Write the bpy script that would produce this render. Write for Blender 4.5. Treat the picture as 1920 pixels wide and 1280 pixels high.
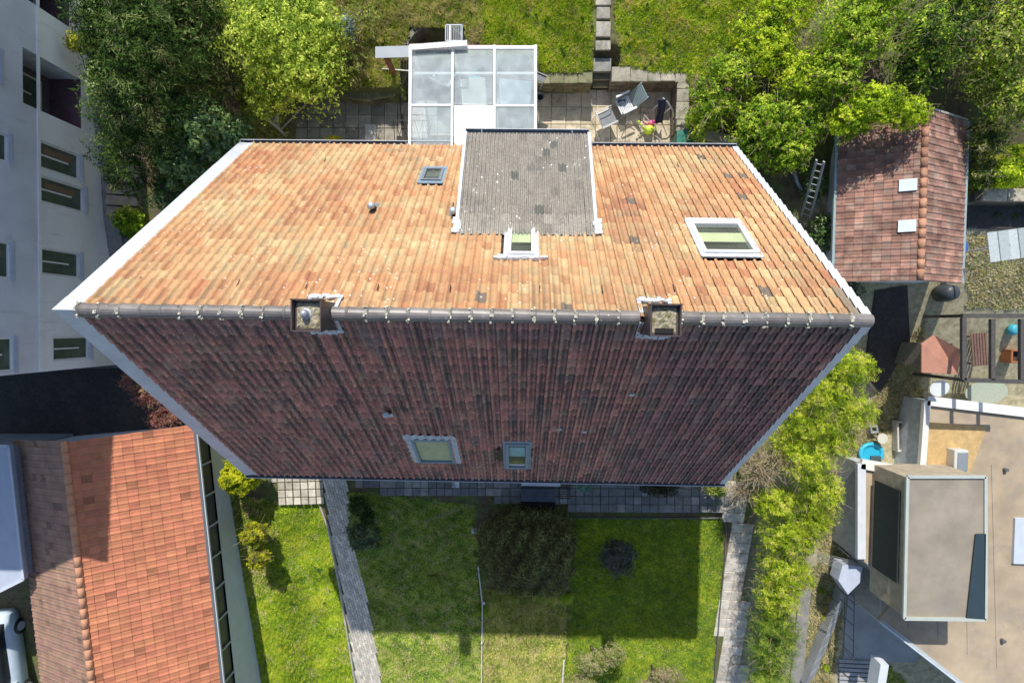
import bpy, math, random
import numpy as np
from mathutils import Vector, Matrix

# ------------------------------------------------------------------ camera, sky, sun, exposure
S = bpy.context.scene
for o in list(bpy.data.objects):
    bpy.data.objects.remove(o)
COL = S.collection
FPX = 1062.0
CAM = np.array([0.3187, 0.0, 22.516])
def _rot(p, r, yw):
    c, s = math.cos(p), math.sin(p); Rx = np.array([[1,0,0],[0,c,-s],[0,s,c]])
    c, s = math.cos(r), math.sin(r); Ry = np.array([[c,0,s],[0,1,0],[-s,0,c]])
    c, s = math.cos(yw), math.sin(yw); Rz = np.array([[c,-s,0],[s,c,0],[0,0,1]])
    return Rz @ Ry @ Rx
CM = _rot(-0.028, 0.0162, 0.0138)
cam = bpy.data.cameras.new('camera'); cam.sensor_width = 36; cam.lens = FPX/1920*36
cam.clip_end = 2000; cam.clip_start = 0.1
co = bpy.data.objects.new('camera', cam); COL.objects.link(co)
m4 = Matrix([[*map(float, CM[i]), float(CAM[i])] for i in range(3)] + [[0,0,0,1]])
co.matrix_world = m4; S.camera = co

SUN = Vector((-1.38, 13.2, 13.55)).normalized()
EL = math.asin(SUN.z); AZ = math.atan2(SUN.x, SUN.y)
w = bpy.data.worlds.new('World'); S.world = w; w.use_nodes = True
nt = w.node_tree; bg = nt.nodes['Background']
sky = nt.nodes.new('ShaderNodeTexSky'); sky.sky_type = 'NISHITA'; sky.sun_disc = False
sky.sun_elevation = EL; sky.sun_rotation = AZ % (2*math.pi)
nt.links.new(sky.outputs[0], bg.inputs[0]); bg.inputs[1].default_value = 0.13
sl = bpy.data.lights.new('sun', 'SUN'); sl.energy = 4.1; sl.angle = math.radians(0.55); sl.color = (1, 0.95, 0.87)
so = bpy.data.objects.new('sun', sl); COL.objects.link(so)
so.rotation_euler = SUN.to_track_quat('Z', 'Y').to_euler(); so.location = (0, 20, 40)
S.view_settings.view_transform = 'Standard'; S.view_settings.look = 'None'
S.view_settings.exposure = 0.35; S.view_settings.gamma = 1; S.view_settings.use_curve_mapping = False
S.render.engine = 'CYCLES'

rnd = random.Random(7); NR = np.random.default_rng(11)

# ------------------------------------------------------------------ unprojection
def ray(px, py):
    return CM @ np.array([(px-960)/FPX, (640-py)/FPX, -1.0])
def P(px, py, z):
    d = ray(px, py); t = (z-CAM[2])/d[2]; q = CAM+t*d; return float(q[0]), float(q[1]), float(z)
def PX(px, py, X):
    d = ray(px, py); t = (X-CAM[0])/d[0]; q = CAM+t*d; return float(q[0]), float(q[1]), float(q[2])

# ------------------------------------------------------------------ terrain height
def sst(t):
    t = np.clip(t, 0, 1); return t*t*(3-2*t)
PATIO_Z = 3.15
def patio_wall_y(x):
    return 8.15 + 0*x
def H(x, y):
    x = np.asarray(x, float); y = np.asarray(y, float)
    z = np.where(y < -6.3, -(0.21-.10*sst((-8.5-x)/1.2))*np.minimum(-6.3-y, 14.0), 0.0)
    z = z + 3.15*sst((y+4)/9.0)
    z = z + 0.95*sst((y-5.2)/3.0) + 0.10*np.clip(y-8.2, 0, 20)
    wy = np.where(x < -3.7, 7.65, np.where(x < .7, 8.45, 8.12))
    z = z*(1-.42*sst((-11.0-x)/2.6)*(z > 0))
    inp = (x > -7.5) & (x < 5.42) & (y > 3.5) & (y < wy)
    z = np.where(inp, 3.10, z)
    inp2 = (x >= 5.1) & (x < 7.3) & (y > 3.5) & (y < 6.35-0.28*(x-5.1))
    z = np.where(inp2, 3.10, z)
    st = (x > 2.55) & (x < 3.38) & (y > 7.5) & (y < 8.9)
    z = np.where(st, np.minimum(z, 3.05+np.clip(y-7.9, 0, 1)*.95), z)
    # pit of the bin store behind the glazed lean-to
    pit = (x > -3.4) & (x < -1.6) & (y > 8.7) & (y < 9.45)
    z = np.where(pit, 3.3, z)
    # stair well of the neighbour
    return z
def G(px, py, dz=0.0):
    z = 0.0
    for _ in range(25):
        x, y, _z = P(px, py, z); z = 0.5*z + 0.5*(float(H(x, y))+dz)
    return P(px, py, z)

# ------------------------------------------------------------------ mesh helpers
class MB:
    def __init__(s): s.v = []; s.f = []; s.c = []; s.col = None
    def add(s, vs, fs, col=None):
        b = len(s.v); s.v += [tuple(map(float, p)) for p in vs]; s.f += [tuple(i+b for i in f) for f in fs]
        if isinstance(col, list): s.c += col
        else: s.c += [col or s.col or (1, 1, 1)]*len(vs)
        return s
    def box(s, c, d, rz=0.0, col=None, M=None, taper=1.0):
        vs = []
        for z in (-1, 1):
            k = taper if z > 0 else 1
            for x, y in ((-1,-1),(1,-1),(1,1),(-1,1)):
                vs.append(Vector((x*d[0]/2*k, y*d[1]/2*k, z*d[2]/2)))
        R = Matrix.Rotation(rz, 3, 'Z') if M is None else M
        vs = [R @ q + Vector(c) for q in vs]
        return s.add(vs, [(3,2,1,0),(4,5,6,7),(0,1,5,4),(1,2,6,5),(2,3,7,6),(3,0,4,7)], col)
    def bar(s, a, b, wd, ht=None, col=None):
        a = Vector(a); b = Vector(b); ht = ht or wd; d = b-a; L = d.length
        z = d.normalized(); up = Vector((0,0,1)) if abs(z.z) < .95 else Vector((0,1,0))
        x = z.cross(up).normalized(); y = x.cross(z).normalized()
        M = Matrix((x, z, y)).transposed()
        return s.box((a+b)/2, (wd, L, ht), M=M, col=col)
    def tube(s, pts, r, n=8, col=None, cap=True):
        pts = [Vector(p) for p in pts]; rs = r if isinstance(r, (list, tuple)) else [r]*len(pts)
        vs = []; fs = []
        for i, p in enumerate(pts):
            d = (pts[min(i+1, len(pts)-1)]-pts[max(i-1, 0)]).normalized()
            up = Vector((0,0,1)) if abs(d.z) < .9 else Vector((1,0,0))
            x = d.cross(up).normalized(); y = d.cross(x).normalized()
            for k in range(n):
                a = 2*math.pi*k/n; vs.append(p+(x*math.cos(a)+y*math.sin(a))*rs[i])
        for i in range(len(pts)-1):
            for k in range(n):
                fs.append((i*n+k, i*n+(k+1) % n, (i+1)*n+(k+1) % n, (i+1)*n+k))
        if cap:
            fs.append(tuple(range(n-1, -1, -1))); fs.append(tuple((len(pts)-1)*n+k for k in range(n)))
        return s.add(vs, fs, col)
    def prism(s, poly, z0, z1, col=None):
        n = len(poly)
        f0 = (lambda p: z0) if not callable(z0) else z0
        f1 = (lambda p: z1) if not callable(z1) else z1
        area = sum(poly[i][0]*poly[(i+1) % n][1]-poly[(i+1) % n][0]*poly[i][1] for i in range(n))
        if area < 0: poly = poly[::-1]
        vs = [(p[0], p[1], f0(p)) for p in poly]+[(p[0], p[1], f1(p)) for p in poly]
        fs = [tuple(range(n-1, -1, -1)), tuple(range(n, 2*n))]+[(i, (i+1) % n, n+(i+1) % n, n+i) for i in range(n)]
        return s.add(vs, fs, col)
    def quad(s, a, b, c, d, col=None): return s.add([a, b, c, d], [(0,1,2,3)], col)
    def mesh(s, name, mat, smooth=False):
        me = bpy.data.meshes.new(name); me.from_pydata(s.v, [], s.f); me.materials.append(mat)
        ca = me.color_attributes.new('col', 'FLOAT_COLOR', 'POINT')
        ca.data.foreach_set('color', np.array([(c[0], c[1], c[2], 1) for c in s.c], dtype=np.float32).ravel())
        if smooth: me.shade_smooth()
        me.update(); return me
    def build(s, name, mat, parent=None, smooth=False, bevel=0.0, **kw):
        o = link(name, s.mesh(name, mat, smooth), parent, **kw)
        if bevel:
            b = o.modifiers.new('bevel', 'BEVEL'); b.width = bevel; b.segments = 2; b.limit_method = 'ANGLE'
        return o
def link(name, me, parent=None, loc=None, M=None, **kw):
    o = bpy.data.objects.new(name, me); COL.objects.link(o)
    if parent is not None: o.parent = parent
    if M is not None: o.matrix_local = M
    elif loc is not None: o.location = loc
    for k, val in kw.items(): o[k] = val
    return o
def thing(name, label, cat, loc=(0,0,0), rz=0.0, group=None):
    o = bpy.data.objects.new(name, None); COL.objects.link(o); o.location = loc; o.rotation_euler = (0,0,rz)
    o.empty_display_size = .2
    tag(o, label, cat, group); return o
def tag(o, label, cat, group=None):
    o['label'] = label; o['category'] = cat
    if group: o['group'] = group
    return o
def npmesh(name, V, F, C, mat, smooth=False):
    """V (n,3), F (m,k) faces all with k corners, C (n,3)"""
    me = bpy.data.meshes.new(name); k = F.shape[1]
    me.vertices.add(len(V)); me.vertices.foreach_set('co', V.astype(np.float32).ravel())
    me.loops.add(F.size); me.loops.foreach_set('vertex_index', F.astype(np.int32).ravel())
    me.polygons.add(len(F)); me.polygons.foreach_set('loop_start', (np.arange(len(F))*k).astype(np.int32))
    me.update(calc_edges=True)
    ca = me.color_attributes.new('col', 'FLOAT_COLOR', 'POINT')
    ca.data.foreach_set('color', np.hstack([C, np.ones((len(C), 1))]).astype(np.float32).ravel())
    me.materials.append(mat)
    if smooth: me.shade_smooth()
    return me

# ------------------------------------------------------------------ smooth noise (sum of random waves)
class Noise:
    def __init__(s, seed, scale, n=14, dim=3):
        g = np.random.default_rng(seed); d = g.normal(size=(n, dim)); d /= np.linalg.norm(d, axis=1)[:, None]
        s.k = d*(2*math.pi/scale)*g.uniform(.6, 1.7, (n, 1)); s.p = g.uniform(0, 6.28, n); s.n = n
    def __call__(s, X):
        return np.sin(X @ s.k.T + s.p).sum(1)/math.sqrt(s.n/2.0)

# ------------------------------------------------------------------ materials
def mat(name, col=(1,1,1), rough=.8, var=.25, scale=6.0, attr=False, bump=.3, bscale=30.0, metal=0.0,
        spots=None, streak=None, trans=0.0, spec=.5, dirt=None, alpha=None):
    m = bpy.data.materials.new(name); m.use_nodes = True; t = m.node_tree; N = t.nodes; Lk = t.links
    b = N['Principled BSDF']; b.inputs['Roughness'].default_value = rough; b.inputs['Metallic'].default_value = metal
    b.inputs['Specular IOR Level'].default_value = spec
    geo = N.new('ShaderNodeNewGeometry')
    def mixc(kind, fac, a, c):
        x = N.new('ShaderNodeMix'); x.data_type = 'RGBA'; x.blend_type = kind
        for idx, val in ((0, fac), (6, a), (7, c)):
            if isinstance(val, (int, float)): x.inputs[idx].default_value = val
            elif isinstance(val, tuple): x.inputs[idx].default_value = (*val, 1)
            else: Lk.new(val, x.inputs[idx])
        return x.outputs[2]
    def noise(sc, det=4, ro=.6, vec=None, dist=0):
        x = N.new('ShaderNodeTexNoise'); x.inputs['Scale'].default_value = sc; x.inputs['Detail'].default_value = det
        x.inputs['Roughness'].default_value = ro; x.inputs['Distortion'].default_value = dist
        Lk.new(vec or geo.outputs['Position'], x.inputs['Vector']); return x.outputs['Fac']
    def ramp(fac, a, c, va=0.0, vc=1.0):
        x = N.new('ShaderNodeMapRange'); x.inputs[1].default_value = a; x.inputs[2].default_value = c
        x.inputs[3].default_value = va; x.inputs[4].default_value = vc; Lk.new(fac, x.inputs[0]); return x.outputs[0]
    if attr:
        at = N.new('ShaderNodeAttribute'); at.attribute_name = 'col'; base = mixc('MULTIPLY', 1.0, at.outputs['Color'], tuple(col))
    else:
        base = tuple(col)
    if var:
        n1 = ramp(noise(scale), .3, .7, 1-var, 1+var)
        cc = N.new('ShaderNodeCombineColor'); [Lk.new(n1, cc.inputs[i]) for i in range(3)]
        base = mixc('MULTIPLY', 1.0, base, cc.outputs[0])
    if dirt:   # (colour, scale, threshold, amount)
        base = mixc('MIX', ramp(noise(dirt[1], 6, .7), dirt[2], dirt[2]+.12, 0, dirt[3]), base, dirt[0])
    if streak:  # (colour, scale, threshold, amount) streaks running along y
        mp = N.new('ShaderNodeMapping'); mp.inputs['Scale'].default_value = streak[4] if len(streak) > 4 else (1, .12, .12)
        Lk.new(geo.outputs['Position'], mp.inputs[0])
        base = mixc('MIX', ramp(noise(streak[1], 5, .65, mp.outputs[0]), streak[2], streak[2]+.12, 0, streak[3]), base, streak[0])
    if spots:  # lichen dots: (colour, scale, threshold)
        vo = N.new('ShaderNodeTexVoronoi'); vo.inputs['Scale'].default_value = spots[1]
        Lk.new(geo.outputs['Position'], vo.inputs['Vector'])
        f1 = ramp(vo.outputs['Distance'], spots[2], spots[2]*.7, 0, 1)
        f2 = ramp(noise(spots[3] if len(spots) > 3 else 1.2, 3), .48, .6, 0, 1)
        mu = N.new('ShaderNodeMath'); mu.operation = 'MULTIPLY'; Lk.new(f1, mu.inputs[0]); Lk.new(f2, mu.inputs[1])
        base = mixc('MIX', mu.outputs[0], base, spots[0])
    if isinstance(base, tuple): b.inputs['Base Color'].default_value = (*base, 1)
    else: Lk.new(base, b.inputs['Base Color'])
    if bump:
        bp = N.new('ShaderNodeBump'); bp.inputs['Strength'].default_value = bump; bp.inputs['Distance'].default_value = .02
        Lk.new(noise(bscale, 5, .7), bp.inputs['Height']); Lk.new(bp.outputs[0], b.inputs['Normal'])
    if trans:
        tr = N.new('ShaderNodeBsdfTranslucent'); mx = N.new('ShaderNodeMixShader'); mx.inputs[0].default_value = trans
        if isinstance(base, tuple): tr.inputs[0].default_value = (*base, 1)
        else: Lk.new(base, tr.inputs[0])
        Lk.new(b.outputs[0], mx.inputs[1]); Lk.new(tr.outputs[0], mx.inputs[2])
        Lk.new(mx.outputs[0], N['Material Output'].inputs[0])
    return m
def glass(name, tint=(.8,.86,.86), mixv=.5, rough=.05, milky=(.75,.8,.82), milk=.25, scale=1.2):
    m = bpy.data.materials.new(name); m.use_nodes = True; t = m.node_tree; N = t.nodes; Lk = t.links
    b = N['Principled BSDF']; b.inputs['Base Color'].default_value = (*milky, 1); b.inputs['Roughness'].default_value = .55
    tr = N.new('ShaderNodeBsdfTransparent'); tr.inputs[0].default_value = (*tint, 1)
    gl = N.new('ShaderNodeBsdfGlossy'); gl.inputs['Roughness'].default_value = rough
    lw = N.new('ShaderNodeLayerWeight'); lw.inputs[0].default_value = .25
    pw_ = N.new('ShaderNodeMath'); pw_.operation = 'POWER'; pw_.inputs[1].default_value = 3; Lk.new(lw.outputs['Facing'], pw_.inputs[0])
    fr = N.new('ShaderNodeMapRange'); fr.inputs[3].default_value = .05; fr.inputs[4].default_value = .6; Lk.new(pw_.outputs[0], fr.inputs[0])
    m1 = N.new('ShaderNodeMixShader'); Lk.new(fr.outputs[0], m1.inputs[0]); Lk.new(tr.outputs[0], m1.inputs[1]); Lk.new(gl.outputs[0], m1.inputs[2])
    n = N.new('ShaderNodeTexNoise'); n.inputs['Scale'].default_value = scale; n.inputs['Detail'].default_value = 5
    g = N.new('ShaderNodeNewGeometry'); Lk.new(g.outputs['Position'], n.inputs['Vector'])
    r = N.new('ShaderNodeMapRange'); r.inputs[1].default_value = .35; r.inputs[2].default_value = .7
    r.inputs[3].default_value = milk*.7; r.inputs[4].default_value = min(1, milk*1.3); Lk.new(n.outputs[0], r.inputs[0])
    m2 = N.new('ShaderNodeMixShader'); Lk.new(r.outputs[0], m2.inputs[0]); Lk.new(m1.outputs[0], m2.inputs[1]); Lk.new(b.outputs[0], m2.inputs[2])
    Lk.new(m2.outputs[0], N['Material Output'].inputs[0]); return m

M = {}
M['tile_sun'] = mat('clay_tile_warm', rough=.85, attr=True, var=.13, scale=9, bump=.35, bscale=60,
    streak=((.17,.09,.06), 5.0, .64, .6), dirt=((.30,.17,.10), 2.0, .56, .45), spots=((.80,.74,.66), 7, .16, .8))
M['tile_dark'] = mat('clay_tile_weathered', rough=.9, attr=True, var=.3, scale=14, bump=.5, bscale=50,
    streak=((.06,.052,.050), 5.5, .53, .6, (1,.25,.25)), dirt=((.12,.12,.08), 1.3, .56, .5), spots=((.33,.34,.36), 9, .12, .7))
M['tile_grey'] = mat('concrete_tile_grey', rough=.95, attr=True, var=.25, scale=16, bump=.5, bscale=50,
    dirt=((.10,.10,.09), 2.2, .55, .5), spots=((.75,.74,.70), 5, .17, .9))
M['ridge'] = mat('ridge_tile_grey', (.17,.155,.15), .42, .2, 5, attr=True, bump=.15, spots=((.6,.58,.5), 9, .14))
M['mortar'] = mat('mortar_lichen', (.52,.50,.40), .95, .4, 30, bump=1, bscale=40, dirt=((.16,.15,.12), 14, .52, .8))
M['white_metal'] = mat('painted_white_flashing', (.50,.525,.57), .45, .10, 3, attr=False, bump=.08, dirt=((.42,.42,.44), 4, .62, .6))
M['lead'] = mat('lead_flashing', (.46,.49,.53), .5, .2, 8, bump=.3, dirt=((.25,.27,.3), 6, .55, .6))
M['gutter'] = mat('zinc_gutter', (.20,.24,.28), .4, .15, 3, metal=.3, bump=.05)
M['gutter_dark'] = mat('gutter_inside', (.055,.06,.07), .6, .3, 6, bump=.2)
M['deck'] = mat('roof_underlay', (.035,.03,.028), .95, .2)
M['render_wall'] = mat('cream_render', (.62,.57,.48), .9, .08, 2, bump=.2)
M['white_frame'] = mat('white_window_frame', (.78,.78,.80), .4, .05, 4, bump=.02)
M['grey_frame'] = mat('grey_window_frame', (.16,.19,.22), .4, .1, 4, bump=.02)
M['blue_frame'] = mat('slate_blue_frame', (.20,.27,.34), .4, .1, 4, bump=.02)
M['chim_metal'] = mat('brown_cladding', (.075,.055,.052), .45, .15, 5, bump=.06)
M['moss_concrete'] = mat('mossy_concrete', (.36,.32,.23), .95, .45, 22, bump=1, bscale=40, dirt=((.13,.13,.03), 9, .5, .8), spots=((.7,.68,.6), 18, .25, 3))
M['steel'] = mat('galvanised_steel', (.48,.50,.52), .35, .1, 5, metal=.6, bump=.03)
M['pipe'] = mat('black_pipe', (.02,.02,.022), .5, .2, 5, bump=.05)
M['black'] = mat('dark_interior', (.012,.012,.012), .9, 0, bump=0)
M['window_glass'] = glass('window_glass', (.93,.95,.93), milky=(.3,.36,.3), milk=.10)
M['blind'] = mat('pale_green_blind', (.78,.80,.50), .8, .05, 3, bump=.1)
M['blind_cream'] = mat('cream_blind', (.88,.80,.52), .8, .12, 4, bump=.1)
M['blind_blue'] = mat('pale_blue_blind', (.40,.70,.85), .7, .05, 3, bump=.05)
M['room'] = mat('room_inside', (.10,.11,.09), .9, .5, 3, bump=0)
M['room_green'] = mat('dark_green_reflection', (.08,.115,.085), .35, .4, 3, bump=0)

M['terrain'] = mat('garden_soil', attr=True, rough=1, var=.35, scale=5, bump=1, bscale=25)
M['grass'] = mat('grass_blades', attr=True, rough=.7, var=.18, scale=1.0, bump=0, trans=.25, spec=.15)
M['leaf'] = mat('leaves', attr=True, rough=.6, var=0, bump=0, trans=.42, spec=.12)
M['leaf_gloss'] = mat('glossy_leaves', attr=True, rough=.3, var=0, bump=0, trans=.18, spec=.6)
M['leaf_dull'] = mat('needle_sprays', attr=True, rough=.95, var=0, bump=0, trans=.15, spec=.03)
M['bark'] = mat('bark', (.16,.13,.10), .95, .35, 14, bump=.8, bscale=40)
M['bark_pale'] = mat('pale_bark', (.42,.40,.36), .9, .3, 14, bump=.5, bscale=40)
M['slab'] = mat('concrete_slab', attr=True, rough=.9, var=.22, scale=3.5, bump=.4, bscale=50, dirt=((.11,.10,.07), 2.3, .55, .6), spots=((.5,.49,.44), 12, .12, 2))
M['brick_paver'] = mat('grey_paver', attr=True, rough=.9, var=.18, scale=5, bump=.4, bscale=50, dirt=((.22,.22,.13), 3, .62, .4))
M['stone'] = mat('rough_stone', attr=True, rough=.95, var=.35, scale=6, bump=1, bscale=18, dirt=((.09,.11,.05), 3, .53, .7))
M['gravel'] = mat('aggregate_paving', (.34,.31,.27), .95, .5, 45, bump=1, bscale=80)
M['asphalt'] = mat('asphalt', (.045,.043,.042), .95, .3, 8, bump=.4, bscale=60, dirt=((.08,.07,.06), 1, .5, .5))
M['concrete'] = mat('smooth_concrete', (.33,.34,.345), .85, .14, 1.5, bump=.2, dirt=((.22,.23,.24), 1.1, .55, .5))
M['concrete_dark'] = mat('dark_concrete', (.17,.175,.18), .85, .25, 2, bump=.3)
M['paint'] = mat('plain_paint', attr=True, rough=.45, var=.06, scale=3, bump=.03)
M['matte'] = mat('matte_surface', attr=True, rough=.9, var=.2, scale=4, bump=.4)
M['wood'] = mat('weathered_wood', attr=True, rough=.85, var=.25, scale=12, bump=.5)
M['fabric'] = mat('cloth', attr=True, rough=.95, var=.12, scale=14, bump=.2, bscale=120)
M['render_blue'] = mat('white_render', (.84,.85,.86), .9, .06, 1.0, bump=.15, dirt=((.5,.5,.48), .7, .56, .4), streak=((.42,.42,.40), 3, .60, .35, (1,1,.12)))
M['render_grey'] = mat('grey_render', (.66,.69,.76), .9, .10, .8, bump=.15, dirt=((.45,.46,.5), .6, .56, .4), streak=((.35,.35,.36), 3, .60, .35, (1,1,.12)))
M['roof_orange'] = mat('orange_pantile', attr=True, rough=.85, var=.16, scale=2.4, bump=.3, dirt=((.25,.11,.06), 1.2, .6, .5))
M['roof_old'] = mat('old_red_tile', attr=True, rough=.9, var=.3, scale=2.6, bump=.4, dirt=((.14,.07,.05), 1.1, .5, .7))
M['roof_felt'] = mat('gravel_flat_roof', attr=True, rough=.95, var=.2, scale=.9, bump=.5, bscale=70, dirt=((.24,.22,.19), .8, .52, .45))
M['pane_roof'] = glass('dirty_roof_glass', (.92,.96,.97), milky=(.66,.74,.76), milk=.24, scale=2.5)
M['clear'] = glass('clear_glass', (.75,.85,.85), milky=(.5,.6,.62), milk=.15)

# ------------------------------------------------------------------ terrain
def axis(lo, hi, step, far):
    a = list(np.arange(lo, hi+step/2, step)); d = step
    x = hi
    while x < far: d *= 1.35; x += d; a.append(x)
    x = lo; d = step; pre = []
    while x > -far: d *= 1.35; x -= d; pre.append(x)
    return np.array(pre[::-1]+a)
ax = axis(-20, 20, .17, 500); ay = axis(-17, 15, .17, 500)
gx, gy = np.meshgrid(ax, ay); fx, fy = gx.ravel(), gy.ravel()
hz = H(fx, fy)
near = (np.abs(fx) < 22) & (np.abs(fy) < 18)
pz = Noise(3, 1.6)(np.stack([fx, fy, fx*0], 1)); pz2 = Noise(5, .5)(np.stack([fx, fy, fx*0], 1))
flat = (fx > -8.7) & (fx < 7.4) & (fy > 3.4) & (fy < 8.1)
hz = hz + np.where(near & ~flat, .003*pz+.003*pz2, 0)-.012
soil = np.array([.13,.095,.06]); grs = np.array([.11,.14,.035]); dry = np.array([.40,.36,.23])
C = soil[None]*np.ones((len(fx), 1))
tt = np.clip(.5+.35*pz, 0, 1)[:, None]
C = C*(1-tt)+grs*tt
right = np.clip((fx-9.5)/1.0, 0, 1)[:, None]*(fy < 4.5)[:, None]
C = C*(1-right)+dry*right
leftm = ((fx < -13.6+.12*fy*0) & (fy > -4))[:, None]
C = np.where(leftm, np.array([.20,.19,.18]), C)
LAWNS = [([(508,950),(600,942),(612,985),(636,1100),(668,1290),(452,1290),(440,1150),(432,1000),(500,955)], (.15,.21,.03)),
    ([(654,922),(700,924),(890,946),(905,1290),(716,1290),(692,1140),(672,1060),(656,985)], (.12,.15,.05)),
    ([(905,1105),(1062,1105),(1058,1290),(903,1290)], (.22,.21,.09)),
    ([(1062,971),(1350,973),(1358,985),(1355,1050),(1345,1150),(1335,1290),(1058,1290),(1070,1110)], (.13,.18,.03)),
    ([(895,-60),(1112,-60),(1108,152),(1015,148),(1008,90),(905,85)], (.15,.18,.04)),
    ([(1152,-60),(1660,-60),(1400,170),(1285,142),(1155,140)], (.17,.18,.07))]
for pts_, c_ in LAWNS:
    pl_ = []
    for q_ in pts_:
        z_ = 0.0
        for _ in range(25): p_ = P(q_[0], q_[1], z_); z_ = .5*z_+.5*float(H(p_[0], p_[1]))
        pl_.append(p_)
    k_ = np.zeros(len(fx), bool)
    for i_ in range(len(pl_)):
        x1_, y1_ = pl_[i_][:2]; x2_, y2_ = pl_[(i_+1) % len(pl_)][:2]
        k_ ^= ((y1_ > fy) != (y2_ > fy)) & (fx < (x2_-x1_)*(fy-y1_)/((y2_-y1_) or 1e-9)+x1_)
    C[k_] = np.array(c_)*(1+.10*np.clip(pz2[k_], -1.5, 1.5))[:, None]
nx, ny = len(ax), len(ay)
idx = np.arange(nx*ny).reshape(ny, nx)
F = np.stack([idx[:-1,:-1].ravel(), idx[:-1,1:].ravel(), idx[1:,1:].ravel(), idx[1:,:-1].ravel()], 1)
link('ground', npmesh('ground', np.stack([fx, fy, hz], 1), F, C, M['terrain'], True), kind='structure')

def inpoly(X, Y, poly):
    r = np.zeros(len(X), bool); n = len(poly)
    for i in range(n):
        x1, y1 = poly[i][:2]; x2, y2 = poly[(i+1) % n][:2]
        c = ((y1 > Y) != (y2 > Y)); r ^= c & (X < (x2-x1)*(Y-y1)/((y2-y1) or 1e-9)+x1)
    return r
def gpoly(pts): return [G(*p) for p in pts]

# ------------------------------------------------------------------ grass
def grass(name, pts, dens, pal, h=(.04,.09), wd=.011, seed=1, label=None, cat='grass', cl=.9, bald=-9, world=False, zadd=0, dry_amt=.3, lean=.7, nz_=1.0):
    poly = pts if world else gpoly(pts); g = np.random.default_rng(seed)
    xs = [p[0] for p in poly]; ys = [p[1] for p in poly]
    A = (max(xs)-min(xs))*(max(ys)-min(ys)); n = int(A*dens*1.6)
    X = g.uniform(min(xs), max(xs), n); Y = g.uniform(min(ys), max(ys), n)
    if not world:
        Q_ = np.stack([X, Y, X*0], 1); jx = .05*Noise(seed+90, .5)(Q_)+g.normal(size=n)*.02; jy = .05*Noise(seed+91, .5)(Q_)+g.normal(size=n)*.02
        k = inpoly(X+jx, Y+jy, poly)
    else: k = inpoly(X, Y, poly)
    X, Y = X[k], Y[k]
    P3 = np.stack([X, Y, X*0], 1)
    c1 = .6*Noise(seed+50, cl)(P3)+.5*Noise(seed+55, cl*2.7)(P3); c2 = .8*Noise(seed+60, cl*.28)(P3)+.6*Noise(seed+61, cl*.11)(P3)
    k = (c1+.6*c2) > bald+g.normal(size=len(X))*.25; X, Y, c1, c2, P3 = X[k], Y[k], c1[k], c2[k], P3[k]
    n = len(X); Z = H(X, Y)+zadd-.01
    B = 2
    pal = np.array(pal)
    tcol = np.clip(.46+nz_*(.13*c1+.15*c2)+g.normal(size=n)*.19, 0, .999)
    ci = tcol*(len(pal)-1); i0 = ci.astype(int); fr = (ci-i0)[:, None]
    col = pal[i0]*(1-fr)+pal[np.minimum(i0+1, len(pal)-1)]*fr
    c3_ = Noise(seed+77, .75)(P3)+.7*Noise(seed+78, .25)(P3)
    isdry = g.random(n) < dry_amt*np.clip(.12+.65*(c3_-.55), 0.02, 1)
    weed = (Noise(seed+80, .35)(P3)+.5*Noise(seed+81, 1.3)(P3)) > 2.5; col[weed] = np.array([.06,.13,.02])*g.uniform(.8, 1.3, (weed.sum(), 1)); col[isdry] = np.array([.42,.36,.20])*g.uniform(.7, 1.15, (isdry.sum(), 1))
    col *= 1.75*g.uniform(.78, 1.2, (n, 1))
    V = []; CC = []
    hh = g.uniform(*h, n)*(1+.25*np.clip(c1, -1, 1.5))
    for b in range(B):
        a = g.uniform(0, 6.283, n); ln = g.uniform(.2, 1.0, n)*lean*hh
        d = np.stack([np.cos(a), np.sin(a)], 1); pr = np.stack([-d[:,1], d[:,0]], 1)
        o = g.normal(size=(n, 2))*.015; w_ = wd*g.uniform(.7, 1.5, n)[:, None]
        b0 = np.stack([X, Y], 1)+o
        v0 = np.hstack([b0-pr*w_, Z[:, None]]); v1 = np.hstack([b0+pr*w_, Z[:, None]])
        v2 = np.hstack([b0+d*ln[:, None], (Z+hh)[:, None]])
        V.append(np.stack([v0, v1, v2], 1).reshape(-1, 3)); CC.append(np.repeat(col, 3, 0))
    V = np.concatenate(V); CC = np.concatenate(CC); F = np.arange(len(V)).reshape(-1, 3)
    o = link(name, npmesh(name, V, F, CC, M['grass']), kind='stuff')
    if label: tag(o, label, cat)
    return o

LG = [(.08,.14,.015),(.15,.24,.016),(.24,.33,.02),(.34,.385,.028),(.42,.41,.07)]
LB = [(.12,.19,.015),(.21,.30,.02),(.31,.39,.025),(.41,.43,.05),(.48,.43,.17)]
SC = [(.09,.14,.02),(.19,.26,.03),(.31,.37,.05),(.42,.38,.15),(.46,.37,.22)]
MO = [(.06,.12,.02),(.13,.21,.025),(.23,.31,.04),(.35,.37,.09),(.45,.40,.20)]

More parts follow.
